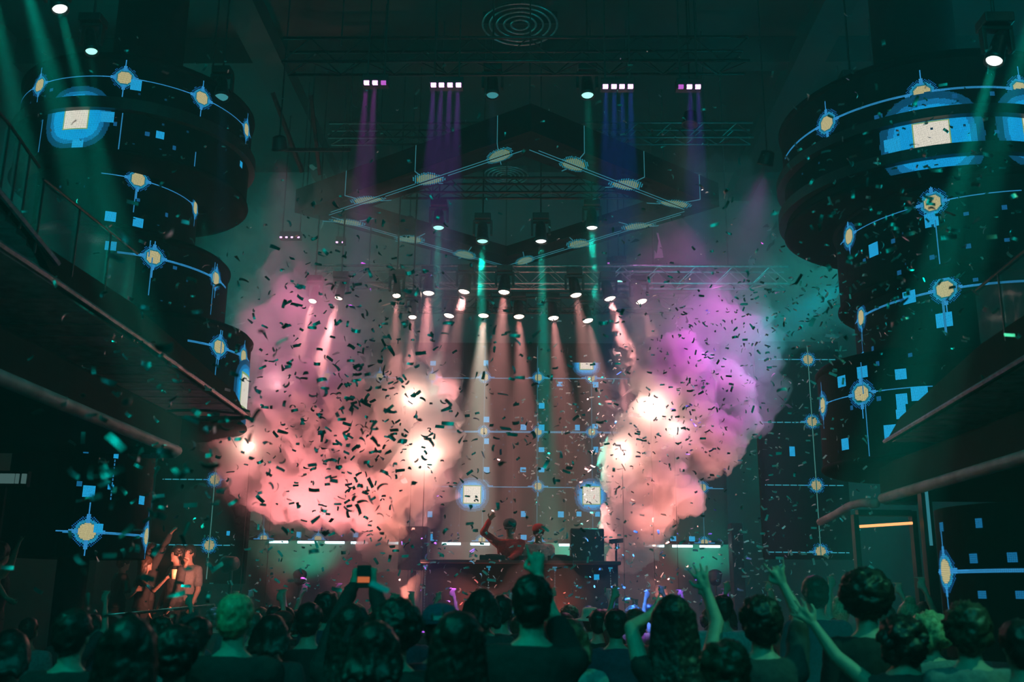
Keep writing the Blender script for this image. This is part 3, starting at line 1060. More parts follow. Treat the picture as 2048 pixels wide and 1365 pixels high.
flood('added floor flood under the left pink plume, first from the left', P(560, 1235, 13.2), P(570, 860, 14.6), (1, .27, .28), 900, 58)  # floor floods added to light the plumes from below; invented fixtures
flood('added floor flood under the left pink plume, second from the left', P(690, 1235, 13.2), P(670, 860, 14.6), (1, .27, .27), 1000, 58)
flood('added floor flood under the left pink plume, nearest the booth', P(812, 1235, 13.2), P(790, 880, 14.6), (1, .30, .22), 650, 52)
flood('added red floor flood before the booth, at its left half', P(930, 1262, 12.95), P(960, 1120, 13.5), (1, .14, .10), 30, 110)  # pair added to redden the low smoke before the booth
flood('added red floor flood before the booth, at its right half', P(1130, 1262, 12.95), P(1110, 1120, 13.5), (1, .14, .10), 26, 110)
flood('added floor flood under the right plume', P(1330, 1235, 13.2), P(1350, 880, 14.6), (1, .30, .25), 850, 52)
flood('added hanging flood washing the left plume in pink from high in front', P(560, 300, 12.9), P(590, 730, 14.8), (1, .17, .45), 900, 44, top=11.2)  # hanging floods added to colour the plumes; their housings are made up
flood('added hanging flood washing the left plume in rose from behind', P(820, 450, 17.3), P(830, 760, 14.8), (1, .3, .38), 300, 50, top=11.2)
flood('added hanging violet flood high in front of the right plume', P(1530, 330, 12.9), P(1430, 760, 14.6), (.85, .07, .80), 1400, 44, top=11.2)
flood('added hanging violet flood above the middle of the right plume', P(1330, 400, 17.3), P(1360, 700, 14.8), (.8, .12, .6), 700, 45, top=11.2)
flood('added hanging cyan flood right of the right plume', P(1700, 560, 15.6), P(1565, 655, 14.9), (0, .75, .95), 480, 26, top=11.2)
flood('added hanging teal flood high right of the right plume', P(1760, 400, 15.0), P(1600, 600, 15.0), (0, .9, .7), 330, 60, top=11.2)

flood('added hanging pale flood over the stage front turned straight down', P(1380, 250, 12.6), P(1330, 1150, 12.2), (1, .72, .66), 130, 70, top=11.2)  # added to brighten the confetti over the stage front
flood('small green flood washing the foot of the LED wall at left', P(600, 1150, 17.3), P(600, 1030, 18.5), (0, 1, .6), 200, 100)
flood('small green flood washing the foot of the LED wall right of the DJs', P(1150, 1150, 17.3), P(1150, 1040, 18.5), (0, 1, .6), 240, 90)
flood('small green flood washing the foot of the LED wall at right', P(1430, 1150, 17.3), P(1420, 1020, 18.5), (0, 1, .6), 200, 100)
flood('warm flood at the left corner of the stage turned on the platform guests', P(452, 1130, 13.6), P(300, 1150, 14.5), (1, .28, .18), 240, 60)
flood('hanging green flood at the upper right turned on the crowd', (6.0, 2.5, 8.0), (2.2, 5.4, 1.5), (.12, 1, .5), 900, 26, top=11.2)
flood('hanging teal flood at the upper left turned on the crowd', (-5.0, 2.0, 8.0), (-1.2, 4.4, 1.5), (0, 1, .7), 500, 26, top=11.2)

# ------------------------------------------------------------------ balconies and stairs
glass = bpy.data.materials.new('smoked_glass')
glass.use_nodes = True
_b = glass.node_tree.nodes['Principled BSDF']
_b.inputs['Base Color'].default_value = (.25, .4, .4, 1)
_b.inputs['Roughness'].default_value = .08
_b.inputs['Alpha'].default_value = .16
M['glass'] = glass


def flight(root, X, W, top, bot, n, rail):
    """side plate on plane X between the pixel polylines, steps behind it, glass above it"""
    t = [PX(a, b, X) for a, b in top]
    q = [PX(a, b, X) for a, b in bot]
    sgn = 1 if W > 0 else -1
    mb = MB()
    poly = t + q[::-1]
    m = len(poly)
    v = poly + [p + V((W * .04, 0, 0)) for p in poly]
    mb.add(v, [tuple(range(m)), tuple(range(m, 2 * m))[::-1]] + [(i, (i + 1) % m, (i + 1) % m + m, i + m) for i in range(m)])
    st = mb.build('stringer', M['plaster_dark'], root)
    tr = MB()
    tr.tube([p + V((-W * .01, 0, 0)) for p in q], .022, 6)
    tr.build('edge_trim', M['alu'], st)
    a, b = q[0], q[-1]
    for i in range(n):
        p0, p1 = a.lerp(b, i / n), a.lerp(b, (i + 1) / n)
        MB().box((X + W * .05, min(p0.y, p1.y), min(p0.z, p1.z) + .0), (X + W, max(p0.y, p1.y) + .03, max(p0.z, p1.z) + .05)).build('tread', M['tread'], root)
    for i in range(min(rail, len(t) - 1)):
        for k in range(3):
            p0, p1 = t[i].lerp(t[i + 1], k / 3 + .01), t[i].lerp(t[i + 1], (k + 1) / 3 - .01)
            g = MB()
            h = V((0, 0, .42))
            o_ = V((W * .015, 0, 0))
            g.add([p0, p1, p1 + h, p0 + h, p0 + o_, p1 + o_, p1 + h + o_, p0 + h + o_], [(0, 1, 2, 3), (7, 6, 5, 4), (0, 4, 5, 1), (1, 5, 6, 2), (2, 6, 7, 3), (3, 7, 4, 0)])
            g.build('glass_panel', glass, root)
            MB().box((p0.x - .006, p0.y - .006, p0.z - .1), (p0.x + .006, p0.y + .006, p0.z + .44)).build('post', M['metal'], root)
    MB().tube([p + V((0, 0, .45)) for p in t[:rail + 1]], .012, 6).build('handrail', M['metal'], root)


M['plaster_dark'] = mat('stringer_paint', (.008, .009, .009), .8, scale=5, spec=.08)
p = PX(110, 566, -3.5)
sl = empty('staircase', (-4.3, p.y, 0), 'staircase with glass sides descending toward the stage, left of the hall', 'staircase')
flight(sl, -3.5, -1.5, [(70, 478), (264, 606), (470, 785)], [(112, 566), (281, 681), (492, 832)], 14, 1)
flight(sl, -3.5, -1.5, [(-120, 250), (0, 375), (62, 455)], [(-60, 318), (100, 512), (112, 528)], 8, 2)
MB().box((-5.0, 3.5, p.z - .03), (-3.5, p.y + .02, p.z + .03)).build('landing', M['tread'], sl)
MB().tube([(-3.48, 3.5, p.z), (-3.48, p.y, p.z)], .025, 6).build('landing_trim', M['alu'], sl)
e = PX(492, 832, -3.5)
MB().tube([V((-3.5, e.y, e.z)) + V((-.55 + .55 * math.cos(t), .35 * math.sin(t), .03)) for t in [q * math.pi / 12 for q in range(24)]], .05, 8, True).build('end_ring', M['black'], sl, smooth=True)

for (sd, px0, px1, y0, y1, X, lab) in ((-1, 0, 360, 765, 910, -3.7, 'left balcony with a pale rounded edge over the dance floor'), (1, 2048, 1760, 925, 1002, 3.8, 'right balcony with a rounded edge over the dance floor')):
    a, b = PX(px0, y0, X), PX(px1, y1, X)
    z = (a.z + b.z) / 2
    r_ = empty('balcony', (X, 7, 0), lab, 'balcony')
    x0, x1 = sorted((X, sd * 9.2))
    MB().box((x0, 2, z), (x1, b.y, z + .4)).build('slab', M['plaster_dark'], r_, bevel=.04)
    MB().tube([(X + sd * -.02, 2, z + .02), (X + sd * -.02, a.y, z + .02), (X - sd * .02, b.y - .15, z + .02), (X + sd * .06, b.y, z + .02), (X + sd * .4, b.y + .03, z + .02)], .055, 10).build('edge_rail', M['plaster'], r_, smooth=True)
    for k in range(3):
        y = 3.5 + k * 2.6
        MB().lathe((sd * 7.4, y, 0), (0, 0, 1), [(0, .16), (z, .16)], 16).build('support_post', M['metal'], r_)

p = PX(1860, 830, 3.6)
sr = empty('staircase', (4.4, p.y, 0), 'staircase descending toward the stage, right of the hall', 'staircase')
flight(sr, 3.6, 1.5, [(2130, 575), (1960, 690), (1800, 835)], [(2140, 665), (1860, 832), (1772, 884)], 14, 1)

# curved counter rail under the right stairs, neon and door frame
pts = [PX(a, b, 3.75) for a, b in ((1640, 1045), (1670, 1030), (1700, 1012), (1725, 1006), (1752, 1008))]
o = MB().tube(pts, .05, 8).build('canopy_rail', M['plaster'], smooth=True)
tag(at_origin(o, pts[2]), 'short curved pale rail beyond the end of the right balcony', 'rail')
MB().bar(pts[4], V((9.2, pts[4].y, pts[4].z)), .04).build('wall_arm', M['metal'], o).location = -V(o.location)
a, b = P(1722, 1053, 10.2), P(1829, 1046, 10.2)
r_ = empty('bar_niche', ((a.x + b.x) / 2, 10.3, 0), 'dark bar niche at the right, framing an orange tube', 'bar')
MB().box((a.x - .05, 10.25, 0), (a.x, 10.35, a.z + .12)).build('jamb', M['black'], r_)
MB().box((b.x, 10.25, 0), (b.x + .05, 10.35, b.z + .12)).build('jamb', M['black'], r_)
MB().box((a.x, 10.25, b.z + .07), (b.x, 10.35, b.z + .13)).build('lintel', M['black'], r_)
MB().box((a.x, 10.5, 0), (b.x, 10.8, 1.1)).build('counter', M['black'], r_)
MB().tube([V((a.x, 10.26, a.z)), V((b.x, 10.26, b.z))], .014, 8).build('neon_tube', M['neon'], r_)
a, b = P(1854, 984, 9.9), P(1862, 1092, 9.9)
r_ = empty('led_post', (b.x, 9.9, 0), 'thin vertical dashed light beside the bar niche', 'light')
for k in range(8):
    z0 = b.z + (a.z - b.z) * k / 8
    MB().box((b.x - .012, 9.88, z0), (b.x + .012, 9.9, z0 + .07)).build('light_segment', M['strip_dim'], r_)
MB().box((b.x - .05, 9.9, 0), (b.x + .05, 10, a.z + .1)).build('post', M['black'], r_)
a, b = P(-20, 948, 9.6), P(54, 968, 9.6)
r_ = empty('menu_board', ((a.x + b.x) / 2, 9.65, 0), 'dim lit panel strip over the left-edge platform', 'sign')
for x0, x1 in ((0, .38), (.40, .66), (.70, .78), (.86, .97)):
    MB().box((a.x + (b.x - a.x) * x0, 9.58, b.z), (a.x + (b.x - a.x) * x1, 9.6, a.z)).build('lit_pane', M['exit'], r_)
MB().box((a.x, 9.6, b.z - .03), (b.x, 9.66, a.z + .03)).build('backing', M['black'], r_)
MB().box((a.x + .1, 9.62, 0), (a.x + .16, 9.66, b.z)).build('post', M['black'], r_)

# platforms with guests at the left
a, b = P(196, 1300, 14.0), P(425, 1300, 14.0)
zp = .66
r_ = empty('side_platform', ((a.x + b.x) / 2, 14.4, 0), 'raised side platform left of the stage with a glass rail', 'platform')
MB().box((a.x, 13.9, 0), (b.x, 15.4, zp)).build('deck', M['stage'], r_, bevel=.02)
MB().box((a.x, 13.93, zp), (b.x, 13.95, zp + .72)).build('glass_panel', glass, r_)
MB().tube([(a.x, 13.94, P(215, 1234, 13.94).z), (b.x, 13.94, P(400, 1211, 13.94).z)], .02, 8).build('handrail', M['alu'], r_)
for k in range(4):
    x = a.x + (b.x - a.x) * (k + .05) / 3.1
    MB().box((x - .015, 13.92, zp), (x + .015, 13.96, zp + .78)).build('post', M['metal'], r_)
a, b = P(-120, 1300, 8.9), P(75, 1300, 8.9)
r_ = empty('side_platform', ((a.x + b.x) / 2, 9.2, 0), 'raised platform at the far left edge under the balcony', 'platform')
MB().box((a.x, 8.8, 0), (b.x, 9.7, .66)).build('deck', M['stage'], r_, bevel=.02)
MB().tube([(a.x, 8.85, 1.2), (b.x, 8.85, 1.35)], .02, 8).build('handrail', M['alu'], r_)
for k in range(3):
    x = a.x + (b.x - a.x) * (k + .05) / 2.1
    MB().box((x - .015, 8.83, .66), (x + .015, 8.87, 1.3)).build('post', M['metal'], r_)
a = P(1462, 1046, 15.6)
o = MB().box((a.x, 15.6, 1.15), (P(1486, 1046, 15.6).x, 15.9, a.z)).build('amplifier_case', M['metal'], bevel=.01)
tag(at_origin(o, (a.x, 15.6, 1.15)), 'tall grey-green case standing at the right end of the stage', 'case')
# ------------------------------------------------------------------ people
def hand(sp, wrist, d, nrm, kind='open', s=1., side=1):
    """palm and five separate fingers; d: direction, nrm: out of the palm, side: thumb side sign"""
    d = d.normalized()
    x = d.cross(nrm).normalized() * side
    n = x.cross(d).normalized() * side
    w = V(wrist)
    pc = w + d * .05 * s
    sp.chain([w, w + d * .03 * s - x * .012 * s, w + d * .085 * s - x * .022 * s], [.020 * s, .019 * s, .015 * s], 8)
    sp.chain([w, w + d * .03 * s + x * .012 * s, w + d * .085 * s + x * .022 * s], [.020 * s, .019 * s, .015 * s], 8)
    fl = [.072, .082, .077, .060]
    for k in range(4):
        off = .033 - k * .022
        b = w + d * (.088 - .006 * abs(k - 1.4)) * s + x * off * s
        curl = {'open': .18, 'wave': .3, 'fist': 1.5, 'grip': 1.25, 'point': 1.6, 'rock': 1.6}[kind] + .08 * k
        if (kind == 'point' and k == 0) or (kind == 'rock' and k in (0, 3)): curl = .08
        fan = x * (.36 - .24 * k) * (1 if kind in ('open', 'wave', 'rock') else .3)
        dd = (d + fan).normalized()
        p = b
        L = fl[k] * s
        for q, (fr, cr) in enumerate(((.45, .45), (.3, 1.1), (.25, 1.7))):
            ang = curl * cr
            v = (dd * math.cos(ang) + n * math.sin(ang)).normalized()
            p2 = p + v * L * fr
            sp.cap(p, (.0098 - .0008 * q) * s, p2, (.0090 - .0008 * q) * s, 7)
            p = p2
    tb = w + d * .025 * s + x * .028 * s
    t1 = tb + (d * .55 + x * .75 + n * .25).normalized() * .042 * s
    t2 = t1 + (d * .85 + x * (.25 if kind in ('open', 'wave') else -.4) + n * .35).normalized() * .034 * s
    sp.chain([tb, t1, t2], [.014 * s, .012 * s, .010 * s], 7)


N_P = [0]


def person(label, x, y, z0, h, face=0., tilt=0., turn=0., armL=None, armR=None, hair='short', hairm='hair', shirt='cloth_charcoal', sleeve='short', pants='cloth_black',
           skin='skin', vox=.014, hat=None, group=None, eyes=False, lean=0., wide=1., extra=None):
    """face 0 looks at the stage (+y); arms: (elbow, wrist, hand kind[, hand direction]) in world coordinates, or 'down' / 'up' ; L is the viewer's left"""
    N_P[0] += 1
    s = h / 1.76
    base = V((x, y, z0))
    Rz = Matrix.Rotation(face, 3, 'Z')
    bend = Matrix.Rotation(-lean, 3, 'X')
    hip = V((0, 0, .93))

    def W(p):                            # local (before bending at the hip) -> world
        p = V(p)
        if p.z > .93: p = hip + bend @ (p - hip)
        return base + (Rz @ p) * s
    flip = 1 if math.cos(face) >= 0 else -1
    skinS, clothS, pantS = Soup(), Soup(), Soup()
    tor = [(.80, .10, .085, 0), (.86, .15 * wide, .11, 0), (.94, .168 * wide, .118, -.005), (1.06, .142 * wide, .10, 0), (1.16, .148 * wide, .103, .005), (1.28, .168 * wide, .118, .008),
           (1.37, .182 * wide, .108, 0), (1.43, .165 * wide, .085, -.008), (1.47, .105, .066, -.01), (1.50, .066, .058, -.005)]

    def loft(sp, infl, lo, hi):
        rings = [(z, rx + infl, ry + infl, yo) for (z, rx, ry, yo) in tor if lo <= z <= hi]
        v, n = [], 18
        for (z, rx, ry, yo) in rings:
            for k in range(n):
                t = k * 2 * math.pi / n
                v.append(W((rx * math.cos(t), yo + ry * math.sin(t), z)))
        m = len(rings)
        sp.add(v, [(i * n + k, i * n + (k + 1) % n, (i + 1) * n + (k + 1) % n, (i + 1) * n + k) for i in range(m - 1) for k in range(n)] + [tuple(range(n))[::-1], tuple(range((m - 1) * n, m * n))])
    loft(skinS, 0, .79, 1.51)
    skinS.cap(W((0, -.008, 1.46)), .060 * s, W((0, .008, 1.575)), .056 * s)
    # head
    hc0 = V((0, .012, 1.645))
    Rh = Matrix.Rotation(turn, 3, 'Z') @ Matrix.Rotation(-tilt, 3, 'X')
    HR = Rz @ bend @ Rh

    def Hd(p): return W(hc0) + (HR @ V(p)) * s
    skinS.ell(Hd((0, -.008, .028)), .076 * s, .096 * s, .086 * s, HR)
    skinS.ell(Hd((0, .022, -.045)), .057 * s, .066 * s, .075 * s, HR)
    skinS.ell(Hd((0, .082, -.022)), .012 * s, .018 * s, .026 * s, HR)         # nose
    skinS.ell(Hd((0, .076, .018)), .05 * s, .016 * s, .012 * s, HR)           # brow
    skinS.ell(Hd((0, .076, -.066)), .023 * s, .012 * s, .009 * s, HR)         # lips
    skinS.ell(Hd((0, .068, -.098)), .022 * s, .02 * s, .016 * s, HR)          # chin
    for sx in (-1, 1): skinS.ell(Hd((sx * .078, -.008, -.015)), .011 * s, .019 * s, .031 * s, HR)
    # legs
    for sx in (-1, 1):
        hp, kn, an = W((sx * .088, 0, .90)), W((sx * .10, .03, .49)), W((sx * .11, -.02, .085))
        toe = W((sx * .13, .15, .035))
        skinS.chain([hp, kn, an, toe], [.082 * s, .055 * s, .040 * s, .034 * s], 9)
        pantS.chain([hp, kn, an], [.094 * s, .068 * s, .056 * s], 9)
    loft(pantS, .014, .79, 1.07)
    loft(clothS, .017, .93, 1.48)
    # arms
    for side, arm in ((-1, armL), (1, armR)):
        sx = side * flip                  # viewer's left in local x
        sh = W((sx * .178 * wide, -.005, 1.405))
        if arm in (None, 'down'):
            el, wr, kind, hdir = W((sx * .235, .02, 1.12)), W((sx * .22, .12, .90)), 'open', None
        elif arm == 'up':
            el, wr, kind, hdir = W((sx * .30, .12, 1.62)), W((sx * .24, .18, 1.88)), 'open', None
        else:
            el, wr, kind = V(arm[0]), V(arm[1]), arm[2]
            hdir = V(arm[3]) if len(arm) > 3 else None
        skinS.chain([sh, el, wr], [.052 * s, .040 * s, .026 * s], 9)
        d = hdir if hdir is not None else (wr - el)
        hand(skinS, wr, d, Rz @ V((0, 1, .2)), kind, s, side)
        if sleeve == 'long':
            clothS.chain([sh, el, wr.lerp(el, .08)], [.066 * s, .054 * s, .040 * s], 9)
        elif sleeve == 'short':
            clothS.chain([sh, sh.lerp(el, .72)], [.068 * s, .060 * s], 9)
        else:
            clothS.cap(sh, .058 * s, sh.lerp(el, .12), .05 * s)
    if sleeve != 'none' :
        clothS.chain([W((-.15 * wide, -.005, 1.42)), W((.15 * wide, -.005, 1.42))], [.058 * s, .058 * s])
    org = base
    body = link('person', fuse(skinS, 'person', vox, 2, 0, 10, org), M[skin], None, org)
    tag(body, label, 'person', group)
    link('shirt', fuse(clothS, 'shirt', max(vox, .016), 3, .006, 9, org, 2, N_P[0]), M[shirt], body)
    link('trousers', fuse(pantS, 'trousers', .03, 2, .006, 8, org, 2, N_P[0]), M[pants], body)
    # hair
    if hair:
        hs = Soup()
        hv, na, ns = .013, .010, 30
        if hair in ('short', 'messy', 'crop'):
            g = {'short': .012, 'messy': .024, 'crop': .006}[hair]
            hs.ell(Hd((0, -.016, .040)), (.079 + g) * s, (.096 + g) * s, (.082 + g) * s, HR)
            hs.ell(Hd((0, -.052, -.01)), (.066 + g) * s, (.055 + g) * s, (.075 + g * .5) * s, HR)
            if hair == 'messy': na, ns = .022, 22
        elif hair == 'afro':
            hs.ell(Hd((0, -.03, .055)), .135 * s, .135 * s, .125 * s, HR)
            na, ns = .020, 26
        elif hair == 'curly':
            rr = random.Random(N_P[0])
            for q in range(34):
                t, u = rr.uniform(0, 6.28), rr.uniform(-.9, 1)
                v = V((math.cos(t) * math.sqrt(max(0, 1 - u * u)) * .105, math.sin(t) * math.sqrt(max(0, 1 - u * u)) * .105 - .035, u * .115 + .0))
                if v.y > .05 and v.z < .06: continue
                hs.ell(Hd(v), .034 * s, .034 * s, .036 * s, None, 8, 5)
            hs.ell(Hd((0, -.02, .035)), .095 * s, .11 * s, .095 * s, HR)
            na, ns = .014, 34
        elif hair in ('long', 'bob', 'bun'):
            hs.ell(Hd((0, -.018, .038)), .096 * s, .112 * s, .098 * s, HR)
            if hair == 'bun':
                hs.ell(Hd((0, -.06, .15)), .045 * s, .045 * s, .04 * s, HR)
                hs.ell(Hd((0, -.05, -.01)), .08 * s, .065 * s, .07 * s, HR)
            else:
                low = -.36 if hair == 'long' else -.12
                for q in range(7):
                    xx = (q - 3) * .026
                    a_ = Hd((xx, -.085 + abs(xx) * .5, .03))
                    b_ = Hd((xx * 1.35, -.10 + abs(xx) * .6, low * .5))
                    c_ = W(V((xx * 1.5, -.135 + abs(xx) * .4, 1.645 + low + .02 * (q % 2))))
                    hs.chain([a_, b_, c_], [.040 * s, .038 * s, .018 * s], 7)
                for sx in (-1, 1):
                    hs.chain([Hd((sx * .085, 0, .04)), Hd((sx * .098, -.01, low * .35)), W(V((sx * .11, -.06, 1.645 + low * .8)))], [.028 * s, .03 * s, .015 * s], 7)
            na, ns = .008, 40
        link('hair', fuse(hs, 'hair', max(vox, .012), 1, na * s, ns, org, 2, N_P[0]), M[hairm], body)
    if hat:
        k, mt = hat
        hb = MB()
        ax = HR @ V((0, -.05, 1))
        ax.normalize()
        c0 = Hd((0, -.012, .035))
        if k == 'cap':
            hb.lathe(c0, ax, [(0, .102 * s), (.03, .104 * s), (.06, .096 * s), (.088, .066 * s), (.10, .02 * s)], 24)
            cp = hb.build('cap', M[mt], body, smooth=True)
            f_ = HR @ V((0, 1, -.08)) * (extra.get('peak', 1) if extra else 1)
            r_ = HR @ V((1, 0, 0))
            pk = MB()
            pts = [c0 + (f_ * math.cos(t) * .18 + r_ * math.sin(t) * .085) * s for t in [math.radians(q) for q in range(-90, 91, 15)]]
            n = len(pts)
            up = ax * .012 * s
            pk.add([p + up * .2 for p in pts] + [p - up for p in pts], [tuple(range(n)), tuple(range(n, 2 * n))[::-1]] + [(i, (i + 1) % n, (i + 1) % n + n, i + n) for i in range(n)])
            pk.build('peak', M[mt], cp)
            if extra and 'badge' in extra:
                b_ = c0 - HR @ V((0, .104 * s, 0)) + ax * .03 * s
                MB().obox(b_, r_ * .028 * s, HR @ V((0, .004, 0)), ax * .011 * s).build('badge', M[extra['badge']], cp)
        else:
            hb.lathe(c0 - ax * .0, ax, [(-.012, .17 * s), (0, .175 * s), (.012, .12 * s), (.02, .104 * s), (.06, .10 * s), (.10, .088 * s), (.115, .06 * s), (.11, .01)], 28)
            hb.build('brimmed_hat', M[mt], body, smooth=True)
    if eyes:
        for sx in (-1, 1):
            e = MB().lathe(Hd((sx * .031, .064, .0)), HR @ V((0, 1, 0)), [(0, .013 * s), (.006, .012 * s), (.012, .006 * s)], 12).build('eye', M['eye'], body, smooth=True)
    return body


def at_px(px, top, Y, over=.0):
    """ground spot and body height for a head whose top shows at px, top"""
    p = P(px, top, Y)
    return p.x, Y, p.z - over


def crowd(label, px, top, Y, over=.012, **k):
    x, y, h = at_px(px, top, Y, over)
    return person(label, x, y, 0, h, **k)


vx_near = .012
crowd('person seen from behind with long dark hair, large dark shape at the left', 264, 1238, 3.9, hair='long', shirt='cloth_black', vox=vx_near)
crowd('person from behind with short dark hair at the far left of the crowd', 150, 1222, 4.8, hair='short', shirt='cloth_black', vox=vx_near)
crowd('short-haired person from behind in black, right of the long-haired one at left', 356, 1262, 4.6, hair='messy', shirt='cloth_black', vox=vx_near)
crowd('person in a striped pale teal top half hidden at the left', 398, 1236, 6.0, hair='short', shirt='cloth_teal', vox=.016)
crowd('broad man from behind with cropped pale hair and bare neck, left of centre', 474, 1188, 4.9, hair='crop', hairm='hair_blond', shirt='cloth_black', vox=vx_near, wide=1.12)
crowd('person from behind in charcoal, right of the broad cropped man', 545, 1232, 6.2, hair='bob', shirt='cloth_charcoal', vox=.016)
crowd('person wearing a small red cap among the left crowd', 566, 1226, 8.4, hair='short', hat=('cap', 'cloth_red'), shirt='cloth_charcoal', vox=.02)
crowd('heavy-set person from behind in dark clothes, left of the phone holder', 620, 1208, 6.6, hair='short', shirt='cloth_black', vox=.016, wide=1.15)
crowd('person with round dark hair just behind the heavy-set one', 655, 1190, 8.8, hair='messy', shirt='cloth_navy', vox=.02)
# the phone holder
Yp = 5.6
b = crowd('person holding a phone up with both hands in long dark sleeves', 706, 1212, Yp, hair='long', shirt='cloth_black', sleeve='long', vox=.009,
          armL=(P(684, 1222, Yp + .12), P(707, 1172, Yp + .25), 'grip', (.3, .15, 1)), armR=(P(762, 1222, Yp + .12), P(747, 1172, Yp + .25), 'grip', (-.3, .15, 1)))
a, c = P(715, 1131, Yp + .22), P(741, 1177, Yp + .22)
ph = empty('phone', ((a.x + c.x) / 2, Yp + .21, c.z), 'dark phone held up over the crowd showing an orange picture', 'phone')
MB().box((a.x, Yp + .21, c.z), (c.x, Yp + .22, a.z)).build('case', M['black'], ph, bevel=.003)
MB().box((a.x + .006, Yp + .208, c.z + .03), (c.x - .006, Yp + .2095, c.z + .062)).build('screen', M['phone'], ph)
crowd('person from behind with lit pale shoulders in front of the phone holder', 752, 1246, 4.3, hair='bob', shirt='cloth_grey', vox=vx_near)
crowd('person with round black hair, right of the phone', 795, 1222, 5.0, hair='afro', shirt='cloth_black', vox=vx_near)
crowd('person in a dark backward cap with a small light badge', 882, 1205, 5.2, over=.03, hair='short', hat=('cap', 'cloth_navy'), shirt='cloth_navy', vox=vx_near, extra={'peak': -1, 'badge': 'cloth_teal'})
crowd('long-haired person from behind, in front of the backward cap', 918, 1226, 4.2, hair='long', shirt='cloth_black', vox=vx_near)
crowd('person with dark hair and violet flecks, left of the pointing man', 964, 1180, 7.0, hair='bob', shirt='cloth_charcoal', vox=.016)
crowd('shorter dark-haired person between violet-flecked and pointing heads', 1003, 1192, 8.0, hair='short', shirt='cloth_black', vox=.018)
crowd('tall man from behind at centre pointing one finger straight up', 1064, 1154, 4.7, hair='short', shirt='cloth_black', vox=.008, wide=1.08,
      armR=(P(1104, 1232, 4.9), P(1077, 1152, 4.95), 'point', (-.12, 0, 1)))
crowd('person in a loose teal top right of the pointing man', 1138, 1240, 5.8, hair='bob', hairm='hair_brown', shirt='cloth_teal', vox=.014)
crowd('person wearing a small pale brimmed hat in the middle crowd', 1181, 1222, 10.2, hair='short', hat=('hat', 'cloth_cream'), shirt='cloth_grey', vox=.02)
crowd('short-haired person in navy between the pale hat and the arms-up woman', 1231, 1220, 7.6, hair='short', shirt='cloth_navy', vox=.016)
Yw = 5.4
crowd('long-haired woman from behind with bare arms raised, right of centre', 1345, 1194, Yw, hair='long', shirt='cloth_black', sleeve='none', vox=.008,
      armL=(P(1262, 1256, Yw + .1), P(1298, 1232, Yw + .22), 'wave', (.8, .1, .6)), armR=(P(1434, 1246, Yw + .1), P(1414, 1182, Yw + .2), 'wave', (-.35, 0, 1)))
crowd('broad person in a pale teal T-shirt behind the raised arm at right', 1444, 1190, 8.6, hair='crop', shirt='cloth_teal', vox=.016, wide=1.15)
crowd('person in a blue hooded top low in front, right of the woman', 1448, 1290, 4.2, hair='messy', hairm='hair_brown', shirt='cloth_blue', vox=vx_near, wide=1.1)
Yr = 5.4
crowd('messy-haired person making a horned hand sign with a raised sleeve', 1520, 1202, Yr, hair='messy', shirt='cloth_charcoal', sleeve='short', vox=.008,
      armR=(P(1598, 1232, Yr + .1), P(1567, 1172, Yr + .15), 'rock', (-.35, 0, 1)))
crowd('tall person with dark round hair, faintly lit ear, right of the horned hand', 1628, 1154, 7.8, hair='short', shirt='cloth_navy', vox=.016)
crowd('person with a large dark afro at right', 1728, 1160, 5.7, hair='afro', shirt='cloth_black', vox=.014)
Ya = 5.2
crowd('curly-haired person stretching one bare arm far to the left', 1797, 1232, Ya, hair='curly', shirt='cloth_charcoal', sleeve='none', vox=.008,
      armL=(P(1672, 1314, Ya + .05), P(1628, 1250, Ya + .12), 'wave', (-.6, 0, .6)))
crowd('curly fair-haired person beside the curly dark one at right', 1855, 1228, 6.4, hair='curly', hairm='hair_blond', shirt='cloth_grey', vox=.014)
crowd('person with lit crown hair near the right edge', 1930, 1214, 5.0, hair='messy', hairm='hair_brown', shirt='cloth_grey', vox=vx_near)
crowd('person cut off by the right edge of the picture', 2036, 1242, 4.6, hair='short', shirt='cloth_black', vox=.016)
crowd('person cut off by the left edge of the picture', 26, 1262, 5.2, hair='bob', shirt='cloth_black', vox=.016)

# two DJs
Yd = 14.25
xt, yt_, zt_ = at_px(1020, 1037, Yd, .03)
person('DJ in a red jacket and cap behind the booth, one arm up by the head', xt, Yd, 1.15, zt_ - 1.15, face=math.pi, tilt=.25, turn=-.2, hair='short', hat=('cap', 'cloth_charcoal'),
       shirt='cloth_red', sleeve='long', skin='skin_dark', vox=.012, eyes=True,
       armL=(P(967, 1066, Yd - .05), P(979, 1041, Yd - .1), 'wave', (.5, 0, .7)), armR=(P(1037, 1106, Yd - .1), P(1016, 1122, Yd - .28), 'open', (-.8, -.3, -.3)))
xt, yt_, zt_ = at_px(1077, 1048, Yd, .03)
person('DJ in a pale pink shirt with a dark vest and backward cap', xt, Yd, 1.15, zt_ - 1.15, face=math.pi, tilt=.3, turn=.15, hair='short', hat=('cap', 'cloth_red'), extra={'peak': -1},
       shirt='cloth_pink', skin='skin_dark', vox=.012, eyes=True, wide=1.08, armL='down', armR='down')
xv = xt
vs = Soup()
vs.loft([(1.0, .09, .13, 0), (1.2, .085, .135, 0), (1.38, .07, .12, 0), (1.45, .05, .09, 0)], None, V((xv + .02, Yd - .012, 1.15 + (zt_ - 1.15 - 1.76))), 16)
v_ = link('vest', fuse(vs, 'vest', .02, 2), M['cloth_vest'])
dj2 = [o for o in bpy.data.objects if o.get('label', '').startswith('DJ in a pale')][0]
v_.parent = dj2
v_.location = -dj2.location

# guests on the left platform
Yg = 14.5
def guest(label, px, top, **k):
    x, y, z = at_px(px, top, k.pop('Y', Yg), .01)
    return person(label, x, y, zp, z - zp, vox=.014, **k)


